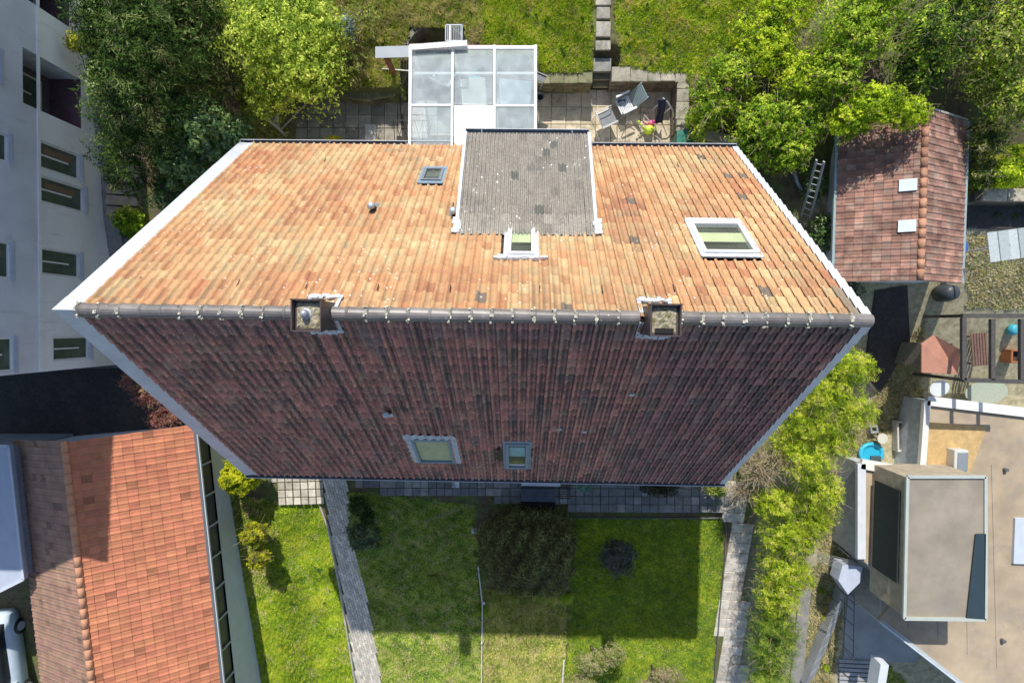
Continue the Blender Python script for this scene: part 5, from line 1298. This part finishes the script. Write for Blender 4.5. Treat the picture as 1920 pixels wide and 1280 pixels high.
# pavement and steps beside the block
t = MB(); po_ = gpoly([(150,-20),(172,-20),(178,120),(196,240),(206,400),(216,500),(236,690),(226,690),(205,500),(180,300),(160,120)])
n = len(po_); 
def ribbon(name, L_, R_, z, matn, kind='structure', col=(1,1,1), th=.05):
    a = gpoly(L_); b = gpoly(R_); t = MB(); vs = []; K = 14
    def at(pl, f):
        f *= len(pl)-1; i = min(int(f), len(pl)-2); u = f-i; return pl[i][0]*(1-u)+pl[i+1][0]*u, pl[i][1]*(1-u)+pl[i+1][1]*u
    for k in range(K+1):
        for pl in (a, b):
            x, y = at(pl, k/K); vs.append((x, y, float(H(x, y))+z))
    t.add(vs, [(2*k, 2*k+2, 2*k+3, 2*k+1) for k in range(K)], col); o = t.build(name, M[matn]); md = o.modifiers.new('s', 'SOLIDIFY'); md.thickness = th; md.offset = 0; o['kind'] = kind; return o
ribbon('side_pavement', [(150,-20),(158,120),(180,300),(205,500),(233,690)], [(172,-20),(176,180),(204,300),(226,400),(250,560)], .06, 'matte', col=(.24,.235,.24))
sp = thing('garden_stairs', 'pale concrete stairs with shaded risers between the apartment block and the dark hedge', 'steps', G(225, 350))
o_ = Vector(sp.location)
for k in range(6):
    q = G(228, 292+k*21, .16); t = MB(); t.box((q[0]-o_.x, q[1]-o_.y, q[2]-o_.z-.1), (1.15, .34, .2), rz=-.05, col=(.36,.31,.25)); t.build('tread', M['matte'], sp)
t = MB(); q = P(160, 82, 3.4); t.tube([(q[0],q[1],2.9),(q[0],q[1],3.3)], .04, 6); tp = None
plant('potted_shrub', 'small yellow-green bush against the apartment wall near the top left', 'bush', [PX_(152,82,3.7,.42,.3,.35)], 1500, .07, .045, [(.20,.22,.01),(.36,.34,.02)], 80, shell=.6)
plant('white_flower_bush', 'pale flowering low plants between the apartment wall and the dark hedge', 'shrub', [PX_(182,150,3.4,.35,.9,.3), PX_(190,40,3.6,.35,1.0,.4), PX_(172,20,3.5,.3,.6,.35)], 2600, .07, .045, [(.10,.16,.04),(.24,.32,.08),(.5,.52,.42)], 81, shell=.8)

# ================================================================== DARK YARD AND GARAGE
def flat_poly(name, pts, matn, dz=.03, th=.04, z=None, col=(1,1,1), **kw):
    pl = gpoly(pts) if z is None else [P(q[0], q[1], z) for q in pts]
    t = MB(); zz = z if z is not None else None
    if zz is None: t.prism([(p[0], p[1]) for p in pl], -2.2, .0); 
    t2 = MB(); 
    t2.prism([(p[0], p[1]) for p in pl], lambda p: (float(H(p[0], p[1])) if zz is None else zz)+dz-th, lambda p: (float(H(p[0], p[1])) if zz is None else zz)+dz, col)
    o = t2.build(name, M[matn])
    for k_, v_ in kw.items(): o[k_] = v_
    return o
flat_poly('yard_asphalt', [(-200,700),(236,690),(350,800),(350,870),(-200,870)], 'asphalt', .05, .1, kind='structure')
# garage: ridge and eaves found from the picture at their heights
rz0, rz1, ez = 4.0, 4.0, 2.3
Ra, Rb = Vector(P(122, 826, rz0)), Vector(P(176, 1300, rz0)); Ea, Eb = Vector(P(362, 800, ez)), Vector(P(412, 1300, ez))
dirn = (Rb-Ra); dirn.z = 0; dirn.normalize(); perp = Vector((-dirn.y, dirn.x, 0))   # points +x
if perp.x < 0: perp = -perp
half = (Ea-Ra).dot(perp); Lg = 13.5
ga_ = thing('garage', 'long garage with orange pantile roof at the lower left, half shaded by the apartment block', 'garage', (0,0,0))
class GS:
    pass
def gslope(side):
    s = GS(); s.v = Vector((0,0,0)); e = Ra+perp*side*half; e.z = ez; r = Ra.copy(); s.L = (r-e).length
    s.v = (r-e).normalized(); s.u = dirn*side if True else None; s.u = dirn.copy()
    s.n = s.u.cross(s.v)
    if s.n.z < 0: s.u = -s.u; s.n = s.u.cross(s.v); s.o = e+dirn*Lg
    else: s.o = e
    s.M = Matrix((s.u, s.v, s.n)).transposed().to_4x4(); s.M.translation = s.o; s.flip = False; return s
for side in (1, -1):
    gs = gslope(side); nr = 12; gg = gs.L/nr; nc = int(Lg/.24)
    og = (.48,.18,.095) if side > 0 else (.31,.185,.13)  # left slope's tan is darkened to paint in the apartment block's shade
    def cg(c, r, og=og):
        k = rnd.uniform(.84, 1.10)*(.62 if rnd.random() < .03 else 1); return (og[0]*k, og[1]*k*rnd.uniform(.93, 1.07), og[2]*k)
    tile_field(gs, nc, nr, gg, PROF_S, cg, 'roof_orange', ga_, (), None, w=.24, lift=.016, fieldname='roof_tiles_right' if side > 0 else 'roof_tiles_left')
t = MB()
A_ = [Ra+perp*half*.0, ]
def gp(s_, l, z): q = Ra+perp*half*s_+dirn*l; return (q.x, q.y, z)
t.add([gp(-.98,.1,ez-.05), gp(0,.1,rz0-.06), gp(.98,.1,ez-.05), gp(-.98,Lg,ez-.05), gp(0,Lg,rz0-.06), gp(.98,Lg,ez-.05)], [(0,1,4,3),(1,2,5,4)]); t.build('roof_deck', M['deck'], ga_)
t = MB()
for l in (.35, Lg-.3): t.add([gp(-.93,l,-2.2), gp(.93,l,-2.2), gp(.93,l,ez), gp(0,l,rz0-.2), gp(-.93,l,ez)], [(0,1,2,3,4)])
t.add([gp(-.93,.35,-2.2), gp(-.93,Lg-.3,-2.2), gp(-.93,Lg-.3,ez), gp(-.93,.35,ez)], [(0,1,2,3)])
t.build('wall', M['render_grey'], ga_)
t = MB()
for (z0_, z1_, col) in ((-2.2, .95, (.52,.57,.60)), (2.02, 2.26, (.5,.56,.58))):
    t.add([gp(.93,.35,z0_), gp(.93,Lg-.3,z0_), gp(.93,Lg-.3,z1_), gp(.93,.35,z1_)], [(0,1,2,3)], col)
t.build('right_wall', M['paint'], ga_)
t = MB(); t.add([gp(.91,.35,.95), gp(.91,Lg-.3,.95), gp(.91,Lg-.3,2.02), gp(.91,.35,2.02)], [(0,1,2,3)], (.07,.075,.07)); t.build('window_band', M['paint'], ga_)
for k in range(11):
    t = MB(); q = gp(.93, .5+k*1.18, 1.48); t.box(q, (.06, .06, 1.06), col=(.42,.47,.48)); t.build('mullion', M['paint'], ga_)
t = MB(); t.bar(gp(1.02,0,ez-.02), gp(1.02,Lg,ez-.02), .15, .08, col=(.55,.58,.60)); t.bar(gp(1.02,0.02,ez+.03), gp(1.02,Lg-.02,ez+.03), .09, .03, col=(.12,.13,.14)); t.build('gutter', M['paint'], ga_)
for k in range(38):
    t = MB(); a, b = Vector(gp(0,k*.35,rz0+.03)), Vector(gp(0,k*.35+.37,rz0+.045)); t.tube([a, b], [.10, .11], 10, col=(.52,.26,.15)); t.build('ridge_tile', M['roof_orange'], ga_, True)
# grey building left of the garage
ol = thing('grey_outbuilding', 'pale blue grey flat-roofed outbuilding at the left edge beside the garage', 'building', (0,0,0))
pl = [P(q[0], q[1], 3.0)[:2] for q in ((-150,835),(18,835),(46,1085),(-20,1118),(-150,1150))]
t = MB(); t.prism(pl, 2.85, 3.0, (.40,.45,.54)); t.build('roof', M['paint'], ol)
cxy = np.mean(pl, 0); t = MB(); t.prism([tuple(cxy+(np.array(p)-cxy)*.96) for p in pl], -1.5, 2.85, (.30,.32,.36)); t.build('wall', M['matte'], ol)
t = MB()
for a, b in zip(pl, pl[1:]+pl[:1]): t.bar((*a, 3.03), (*b, 3.03), .08, .06, col=(.5,.54,.6))
t.build('parapet', M['paint'], ol)
# parked car
def car(label, px, py, rz, col):
    x, y, z = G(px, py); c = thing('parked_car', label, 'car', (x, y, z), rz)
    def loft(secs, col_, matn='paint', name='body'):
        t = MB(); n = len(secs[0]); vs = [p for s in secs for p in s]
        fs = [(i*n+k, i*n+(k+1) % n, (i+1)*n+(k+1) % n, (i+1)*n+k) for i in range(len(secs)-1) for k in range(n)]+[tuple(range(n-1,-1,-1)), tuple((len(secs)-1)*n+k for k in range(n))]
        t.add(vs, fs, col_); return t.build(name, M[matn], c, True)
    def sec(yy, w_, z0, z1): return [(-w_*.96, yy, z0), (-w_, yy, (z0+z1)/2), (-w_*.9, yy, z1), (w_*.9, yy, z1), (w_, yy, (z0+z1)/2), (w_*.96, yy, z0)]
    loft([sec(-2.1,.7,.3,.6), sec(-1.95,.84,.25,.78), sec(-1.0,.89,.22,.9), sec(1.2,.89,.22,.92), sec(1.95,.85,.25,.85), sec(2.1,.72,.3,.66)], col)
    def cab(yy, w_, z0, z1): return [(-w_, yy, z0), (-w_*.84, yy, z1), (w_*.84, yy, z1), (w_, yy, z0)]
    loft([cab(-1.2,.78,.88,.9), cab(-.55,.78,.88,1.38), cab(.9,.78,.88,1.42), cab(1.7,.76,.88,.92)], (.02,.025,.03), name='windows')
    t = MB(); t.box((0,.15,1.43), (1.28,1.35,.03), col=col); t.build('roof', M['paint'], c, bevel=.015)
    for sx in (-1, 1):
        for yy in (-1.3, 1.3):
            t = MB(); t.tube([(sx*.72,yy,.31),(sx*.9,yy,.31)], .31, 18, col=(.02,.02,.02)); wl = t.build('wheel', M['paint'], c, True)
            t = MB(); t.tube([(sx*.9,yy,.31),(sx*.915,yy,.31)], .18, 12, col=(.45,.45,.47)); t.build('rim', M['paint'], wl)
        t = MB(); t.box((sx*.6,-2.06,.62), (.3,.08,.12), col=(.8,.8,.8)); t.build('headlight', M['paint'], c)
        t = MB(); t.box((sx*.98,-.75,.95), (.18,.1,.12), col=col); t.build('wing_mirror', M['paint'], c)
    return c
car('pale blue-white car cut off by the bottom left corner of the picture', 20, 1225, .12, (.50,.60,.68))

# ================================================================== OLD RED-TILED SHED ROOF (right)
sh = thing('old_shed', 'shed with mottled old red tile roof and two white roof patches, right of the house', 'shed', (0,0,0))
xm = P(1735, 210, 5.05)[0]; xl = P(1572, 270, 4.0)[0]; xr = P(1812, 235, 4.0)[0]; yt = P(1735, 203, 5.05)[1]; ybm = P(1715, 525, 5.05)[1]
for side in (1, -1):
    s = GS(); e = Vector((xr if side > 0 else xl, yt if side > 0 else ybm, 4.0)); r = Vector((xm, e.y, 5.05)); s.L = (r-e).length; s.v = (r-e).normalized()
    s.u = Vector((0, -1 if side < 0 else -1, 0)); s.u = Vector((0,-1,0)) if side > 0 else Vector((0,-1,0)); s.n = s.u.cross(s.v)
    if s.n.z < 0: s.u = -s.u; s.n = s.u.cross(s.v)
    s.o = Vector((e.x, yt if s.u.y < 0 else ybm, 4.0)); s.M = Matrix((s.u, s.v, s.n)).transposed().to_4x4(); s.M.translation = s.o
    nr = 9 if side < 0 else 9; nc = int((yt-ybm)/.2)
    def cs(c, r):
        k = rnd.uniform(.7, 1.2); b_ = rnd.choice([(.33,.18,.135),(.36,.20,.15),(.28,.16,.125),(.33,.22,.17)]); return (b_[0]*k, b_[1]*k, b_[2]*k)
    tile_field(s, nc, nr, s.L/nr, PROF_S, cs, 'roof_old', sh, (), None, lift=.018, w=(yt-ybm)/nc, fieldname='roof_tiles')
    if side < 0: SHL = s
t = MB(); t.add([(xl+.03,ybm,3.94),(xm,ybm,4.99),(xr-.03,ybm,3.94),(xl+.03,yt,3.94),(xm,yt,4.99),(xr-.03,yt,3.94)], [(0,1,4,3),(1,2,5,4)]); t.build('roof_deck', M['deck'], sh)
t = MB(); t.box(((xl+xr)/2, (yt+ybm)/2, 2.3), (xr-xl-.4, yt-ybm-.3, 3.3))
for y in (yt-.15, ybm+.15): t.add([(xl+.2,y,3.94),(xr-.2,y,3.94),(xm,y,4.9)], [(0,1,2)])
t.build('wall', M['render_grey'], sh)
n_ = 17
for k in range(n_):
    y = ybm+(yt-ybm)*k/n_; t = MB(); t.tube([(xm, y, 5.07), (xm, y+(yt-ybm)/n_+.02, 5.085)], [.09, .10], 10, col=(.46,.24,.15)); t.build('ridge_tile', M['roof_old'], sh, True)
for (px, py) in ((1705,346),(1703,423)):
    q = P(px, py, 5.0); t = MB(); t.box((q[0], q[1], 5.06-(xm-q[0])*.486+.06), (.46, .36, .05), M=Matrix.Rotation(-math.atan2(1.05, xm-xl), 3, 'Y'), col=(.62,.70,.76)); t.build('roof_patch', M['paint'], sh)
for x in (xl-.04, xr+.04):
    t = MB(); t.bar((x, ybm, 3.97), (x, yt, 3.97), .12, .09, col=(.30,.37,.38)); t.build('gutter', M['paint'], sh)
t = MB(); t.bar((xm, yt+.03, 5.05), (xr, yt+.03, 4.0), .06, .1, col=(.4,.38,.34)); t.bar((xm, yt+.03, 5.05), (xl, yt+.03, 4.0), .06, .1, col=(.45,.48,.48)); t.build('bargeboard', M['wood'], sh)

# ================================================================== NEIGHBOUR'S YARD
flat_poly('terrace_slabs', [(1812,386),(1935,386),(1935,432),(1812,428)], 'asphalt', .05, .3, kind='structure')
stone_wall('pale garden terrace wall right of the old red roof', [G(1816,380)[:2], G(1960,384)[:2]], 2.6, 3.7, .3, .1, name='terrace_wall', ccol=(.42,.38,.29), coplen=.7)
plant('dark_hedge', 'dark hedge strip in the shade below the pale terrace wall', 'hedge', [PX_(1840,402,2.6,.6,.35,.5), PX_(1890,404,2.6,.7,.35,.5), PX_(1930,404,2.6,.5,.35,.5)], 3000, .07, .04, DG, 82, shell=.6)
flat_poly('yard_shadow_paving', [(1640,545),(1700,535),(1705,640),(1650,735),(1620,700)], 'asphalt', .04, .1, kind='structure')  # dark sheet cut to the shed's cast shadow, shade painted as asphalt
pg = thing('pergola', 'dark timber pergola frame over the cluttered yard at the right edge', 'pergola', (0,0,0))
for a, b in (((1803,592),(1940,592)), ((1806,596),(1806,712)), ((1806,712),(1940,716)), ((1860,598),(1860,712)), ((1915,598),(1915,712))):
    t = MB(); t.bar(P(*a, 3.4), P(*b, 3.4), .14, .12, col=(.075,.07,.065)); t.build('beam', M['wood'], pg)
for a in ((1806,592),(1806,712)):
    q = P(*a, 3.4); t = MB(); t.box((q[0], q[1], 2.2), (.1,.1,2.4), col=(.08,.07,.06)); t.build('post', M['wood'], pg)
hu = thing('small_hut', 'small hut with a salmon red pitched roof left of the dark pergola', 'hut', (*P(1765,665,2.6)[:2], float(H(13,-1))))
q = [P(1728,645,2.9), P(1752,628,2.9), P(1800,655,3.2), P(1796,702,2.7), P(1728,698,2.7)]
o_ = Vector(hu.location); t = MB(); t.add([Vector(p)-o_ for p in q]+[Vector(p)-o_-Vector((0,0,.07)) for p in q], [(4,3,2,1,0),(5,6,7,8,9)]+[(i, (i+1) % 5, 5+(i+1) % 5, 5+i) for i in range(5)], (.52,.25,.17)); t.build('roof', M['roof_orange'], hu)
t = MB(); t.box((0,0,(2.5-o_.z)/2), (.9,.8,2.5-o_.z), col=(.25,.22,.18)); t.build('wall', M['wood'], hu)
for lab, nm, cat, px, py, d, col, m_, rz in (
    ('rusty brown garden bench frame under the dark pergola', 'garden_bench', 'bench', 1838, 655, (.7,1.2,.45), (.16,.09,.07), 'wood', .1),
    ('orange brown tub under the right side of the pergola', 'clay_tub', 'tub', 1908, 668, (.45,.5,.5), (.32,.12,.05), 'matte', 0),
    ('turquoise plastic box at the right edge under the pergola', 'plastic_box', 'box', 1907, 618, (.35,.4,.3), (.05,.35,.45), 'paint', 0),
    ('pale green round table cover below the pergola', 'table_cover', 'table', 1850, 735, (1.6,.9,.7), (.34,.38,.30), 'fabric', .1),
    ('white plastic table beside the salmon roofed hut', 'plastic_table', 'table', 1762, 728, (.75,.6,.65), (.60,.64,.64), 'paint', .3),
    ('dark barrel behind the old red roof by the yard', 'barrel', 'barrel', 1790, 548, (.6,.6,.7), (.05,.06,.07), 'paint', .2),
    ('bright blue tarpaulin bundle beside the old red roof gutter', 'blue_tarpaulin', 'tarpaulin', 1808, 462, (.4,.6,.4), (.04,.12,.35), 'fabric', .2),
    ('pale grey slatted sunshade over dark ground at the right edge', 'sunshade', 'sunshade', 1885, 460, (1.2,.8,.08), (.62,.66,.66), 'fabric', .15),
    ('pale stone trough in the dry yard left of the modern building', 'trough', 'trough', 1698, 818, (.62,1.2,.35), (.52,.50,.44), 'matte', .05),
    ('white garden stool in the dry yard above the blue paddling pool', 'stool', 'stool', 1655, 822, (.4,.4,.45), (.55,.54,.48), 'paint', .4),
    ('grey plastic bucket left of the white stool in the dry yard', 'bucket', 'bucket', 1640, 805, (.3,.3,.3), (.28,.30,.30), 'paint', .2)):
    z = float(H(*P(px, py, 1.0)[:2])); 
    if nm == 'sunshade': z += 2.0
    x, y, _ = P(px, py, z+d[2])
    c = thing(nm, lab, cat, (x, y, z), rz); t = MB()
    if nm in ('garden_bench',):
        for k in range(6): t.box((-.25+k*.1, 0, .42), (.07, d[1], .03), col=col)
        t.build('seat', M[m_], c); [MB().box((sx*.28, sy*.5, .2), (.06,.06,.42), col=col).build('leg', M[m_], c) for sx in (-1,1) for sy in (-1,1)]
    elif nm in ('sunshade',):
        vs = [(0,0,.25)]+[(math.cos(k*math.pi/4)*.75, math.sin(k*math.pi/4)*.6, 0) for k in range(8)]; [t.box((-.45+.3*k_, 0, .2+.03*(k_%2)), (.31, .9, .02), rz=.0, col=[(.42,.47,.47),(.36,.41,.41),(.45,.50,.50),(.33,.37,.38)][k_]) for k_ in range(4)]; t.build('canopy', M[m_], c, kind='stuff')
        t = MB(); t.tube([(0,0,-2),(0,0,.25)], .03, 8, col=(.4,.4,.4)); t.build('pole', M['paint'], c)
    elif nm in ('trough', 'clay_tub', 'bucket'):
        a, b, h = d[0]/2, d[1]/2, d[2]; e_ = .07
        for dx, dy, u_, v_ in ((0, b-e_/2, 2*a, e_), (0, -b+e_/2, 2*a, e_), (a-e_/2, 0, e_, 2*b-2*e_), (-a+e_/2, 0, e_, 2*b-2*e_)): t.box((dx, dy, h/2), (u_, v_, h), col=col)
        t.build('rim', M[m_], c, bevel=.02); t = MB(); t.box((0, 0, h*.3), (2*a-2*e_, 2*b-2*e_, h*.5), col=(.06,.05,.04)); t.build('filling', M['matte'], c)
    elif cat in ('table', 'stool'):
        t.tube([(0,0,d[2]-.04),(0,0,d[2])], d[0]/2, 20, col=col); o = t.build('top', M[m_], c); o.scale = (1, d[1]/d[0], 1)
        [MB().tube([(sx*d[0]*.3, sy*d[1]*.3, 0), (sx*d[0]*.28, sy*d[1]*.28, d[2]-.04)], .02, 6, col=col).build('leg', M['paint'], c) for sx in (-1,1) for sy in (-1,1)]
    else:
        t.tube([(0,0,0),(0,0,d[2]*.5),(0,0,d[2]*.9),(0,0,d[2])], [d[0]*.5, d[0]*.52, d[0]*.42, d[0]*.25], 12, col=col); o = t.build('body', M[m_], c, True); o.scale = (1, d[1]/d[0], 1)
x, y, z = G(1630, 848); pp = thing('paddling_pool', 'small bright blue paddling pool at the corner of the tan flat roof', 'paddling pool', (x, y, z))
t = MB(); K = 24
pts = [(math.cos(2*math.pi*k/K)*.42, math.sin(2*math.pi*k/K)*.36, .12) for k in range(K+1)]; t.tube(pts, .08, 8, col=(.03,.42,.62), cap=False); t.build('ring', M['paint'], pp, True)
t = MB(); t.tube([(0,0,.1),(0,0,.12)], .38, 20, col=(.02,.36,.55)); t.build('water', M['paint'], pp)
block_px('dark_crate', 'dark crate touching the blue paddling pool', 'crate', 1643, 862, float(H(13,-5)), (.4,.3,.2), (.05,.08,.09))

# ================================================================== MODERN BUILDING (lower right)
mo = thing('modern_building', 'tan flat-roofed modern building with pale edge strips at the lower right', 'building', (0,0,0))
ZM = 1.45
pl = [P(q[0], q[1], ZM)[:2] for q in ((1735,750),(2050,788),(2050,1420),(1980,1420),(1648,1162),(1690,1112),(1612,1045),(1612,868),(1725,888))]
t = MB(); t.prism(pl, ZM-.15, ZM, (.39,.31,.215)); t.build('roof', M['roof_felt'], mo)
t = MB(); t.prism(pl, -3.0, ZM-.15, (.46,.48,.50)); t.build('wall', M['matte'], mo)
for a, b, wd, col in ((0,1,.34,(.72,.70,.66)), (8,7,.36,(.70,.68,.64)), (7,6,.30,(.60,.63,.66)), (0,8,.22,(.66,.65,.61)), (4,3,.2,(.40,.45,.48))):
    A, B = Vector((*pl[a], ZM+.05)), Vector((*pl[b], ZM+.05)); t = MB(); t.bar(A, B, wd, .16, col=col); t.build('parapet', M['paint'], mo)
for k in range(5):
    a, b = P(1660+50*k, 870+ (0 if k > 1 else 30), ZM+.01), P(1650+55*k, 1150+25*k, ZM+.01); t = MB(); t.bar(a, b, .05, .02, col=(.37,.32,.25)); t.build('membrane_seam', M['roof_felt'], mo)
for (px, py) in ((1885,880),(1655,900),(1880,1200)):
    q = P(px, py, ZM+.05); t = MB(); t.tube([(q[0],q[1],ZM),(q[0],q[1],ZM+.14)], .07, 10, col=(.12,.12,.12)); t.build('roof_drain', M['paint'], mo)
q = [P(*p, ZM+.012) for p in ((1735,790),(1850,800),(1815,895),(1722,880))]
t = MB(); t.prism([p[:2] for p in q], ZM+.002, ZM+.03, (.50,.34,.15)); t.build('timber_deck', M['matte'], mo)
x0, y0, _ = P(1802, 865, ZM+.4); t = MB(); t.box((x0, y0, ZM+.22), (.5, .85, .4), col=(.55,.55,.52)); o = t.build('roof_light', M['paint'], mo, bevel=.03)
t = MB(); t.box((x0+.03, y0, ZM+.43), (.36, .66, .04), col=(.22,.25,.27)); t.build('pane', M['paint'], o)
zb = ZM+1.9
bxp = [P(q[0], q[1], zb)[:2] for q in ((1700,893),(1846,893),(1846,1160),(1694,1158))]
t = MB(); t.prism(bxp, zb-.06, zb, (.29,.25,.195)); bxo = t.build('roof_box', M['roof_felt'], mo)
t = MB(); cxy = np.mean(bxp, 0); t.prism([tuple(cxy+(np.array(p)-cxy)*.985) for p in bxp], ZM, zb-.06, (.38,.32,.24)); t.build('box_wall', M['matte'], bxo)
t = MB(); xl_ = min(p[0] for p in bxp); yc_ = (bxp[0][1]+bxp[3][1])/2; ln_ = abs(bxp[0][1]-bxp[3][1])
t.box((xl_-.02, yc_+.25, ZM+.95), (.05, ln_*.66, 1.35), col=(.015,.025,.022)); t.build('dark_window', M['matte'], bxo)
t = MB()
for i, j in ((0,1),(1,2),(2,3),(3,0)): t.bar((*bxp[i], zb+.03), (*bxp[j], zb+.03), .10, .08, col=(.42,.46,.42))
t.build('edge_trim', M['paint'], bxo)
t = MB(); q = [P(*p, ZM+.02)[:2] for p in ((1826,1000),(1856,1000),(1846,1075),(1826,1160),(1810,1160))]
t.prism([P(*p, zb+.05)[:2] for p in ((1829,1000),(1848,1000),(1846,1160),(1812,1158))], zb+.04, zb+.07, (.03,.05,.06)); t.build('shadow_strip', M['paint'], bxo)  # cast shadow painted as a dark strip on the roof box
t = MB(); a, b = P(1905, 965, ZM+.02), P(1918, 1060, ZM+.02); t.box(((a[0]+b[0])/2, (a[1]+b[1])/2, ZM+.05), (.5, 1.7, .1), col=(.50,.56,.62)); t.build('skylight', M['paint'], mo)
# glazed front below the slanting roof edge
A, B = Vector((*pl[4], 0)), Vector((*pl[3], 0)); d = (B-A).normalized(); nn = Vector((d.y, -d.x, 0)); 
if nn.x > 0: nn = -nn
for k in range(9):
    c = A+d*(.35+k*.85)+nn*.03; f = MB(); rz = math.atan2(d.y, d.x)
    for dz, h in ((1.7, .05), (.3, .05)): f.box((c.x, c.y, dz), (.8, .05, h), rz=rz, col=(.55,.60,.62))
    for s_ in (-.39, .39): f.box((c.x+d.x*s_, c.y+d.y*s_, 1.0), (.05, .05, 1.4), rz=rz, col=(.55,.60,.62))
    fo = f.build('window', M['paint'], mo); g_ = MB(); g_.box((c.x, c.y, 1.0), (.72, .02, 1.34), rz=rz, col=(.10,.14,.14)); g_.build('pane', M['paint'], fo)

# concrete ramp, stairs and railing in the well beside it
flat_poly('concrete_ramp', [(1590,1100),(1600,1070),(1700,1110),(1720,1180),(1720,1240),(1655,1238),(1578,1236)], 'concrete', .06, .3, kind='structure')
wl = thing('panel_wall', 'sloping grey concrete panel wall beside the dry planting bed at the lower right', 'wall', (0,0,0))
La = [G(1566-8.5*k, 1096+22*k) for k in range(9)]; 
for k in range(8):
    a, b = La[k], La[k+1]; t = MB(); z1_ = .55; w_ = .62
    t.add([(a[0],a[1]-.01,a[2]+z1_), (b[0],b[1]+.01,b[2]+z1_), (b[0]+w_,b[1]+.01+.12,b[2]+.1), (a[0]+w_,a[1]-.01+.12,a[2]+.1)]+[(a[0],a[1]-.01,a[2]-.6), (b[0],b[1]+.01,b[2]-.6), (b[0]+w_,b[1]+.13,b[2]-.6), (a[0]+w_,a[1]+.11,a[2]-.6)], [(0,1,2,3),(4,7,6,5),(0,4,5,1),(1,5,6,2),(2,6,7,3),(3,7,4,0)])
    t.build('panel', M['concrete'], wl, bevel=.012)
hr = thing('handrail', 'black metal handrail along the concrete ramp', 'handrail', (0,0,0))
for px in (1586, 1604):
    t = MB(); t.tube([P(px-2, 1118, 1.0), P(px-4, 1230, .2)], .02, 6, col=(.02,.025,.03)); t.build('rail', M['paint'], hr)
for k in range(5):
    a = P(1603-k*.5, 1118+28*k, 1.0-.2*k); b = P(1592-k*.5, 1118+28*k-8, -.2-.15*k); t = MB(); t.tube([a, (a[0], a[1], a[2]-1.0)], .016, 6, col=(.02,.025,.03)); t.build('post', M['paint'], hr)
for a, b in (((1565,1095),(1604,1133)), ((1580,1214),(1602,1238)), ((1566,1248),(1598,1276))):
    t = MB(); t.tube([P(*a, .7), P(*b, .7)], .022, 6, col=(.03,.035,.04)); t.build('crossbar', M['paint'], hr)
ss = thing('concrete_stairs', 'grey concrete stairs going down at the bottom edge beside the pale wall', 'stairs', G(1600, 1255))
o_ = Vector(ss.location)
for k in range(7):
    q = G(1604, 1240+8*k, .13); t = MB(); t.box((q[0]-o_.x, q[1]-o_.y, q[2]-o_.z-.1), (1.35, .13, .2), rz=-.03, col=(.34,.35,.36)); t.build('tread', M['matte'], ss)
t = MB(); a, b = P(1650, 1236, .3), P(1640, 1300, .2); t.bar(a, b, .32, .6, col=(.62,.66,.72)); tag(t.build('white_wall', M['paint']), 'short white wall between the concrete stairs and a triangle of dark lawn', 'wall')
grass('lawn_triangle', [(1662,1240),(1720,1300),(1655,1300)], 1500, MO, (.03,.06), .01, 15)
t = MB(); q = [P(*p, .9) for p in ((1580,1058),(1618,1062),(1612,1092),(1590,1114),(1572,1088))]; t.prism([p[:2] for p in q], .3, .9, (.45,.50,.60)); tag(t.build('concrete_block', M['paint']), 'pale blue grey concrete block at the top of the ramp railing', 'block')
fe = thing('wire_fence', 'thin wire fence with a dark top rail at the hedge end near the ramp', 'fence', (0,0,0))
for k in range(8):
    t = MB(); t.tube([P(1512+k*3, 1030+k*3, .9), P(1604-k*4, 1052+k*2, .9)], .006, 4, col=(.35,.36,.36)); t.build('wire', M['paint'], fe)
t = MB(); t.tube([P(1572,1026,1.0), P(1606,1054,1.0)], .025, 6, col=(.05,.05,.05)); t.build('top_rail', M['paint'], fe)
ribbon('bed_path', [(1498,1100),(1490,1180),(1478,1290)], [(1520,1100),(1512,1180),(1502,1290)], .05, 'matte', col=(.27,.26,.24))
for k in range(12):
    x, y, z = G(1538+rnd.uniform(-14, 14), 1105+k*16); r = .12
    grass('grass_tuft', [(x-r,y-r),(x+r,y-r),(x+r,y+r),(x-r,y+r)], 3500, LG if k % 3 == 0 else [(.30,.26,.10),(.44,.38,.2)], (.1,.2), .011, 120+k, world=True)
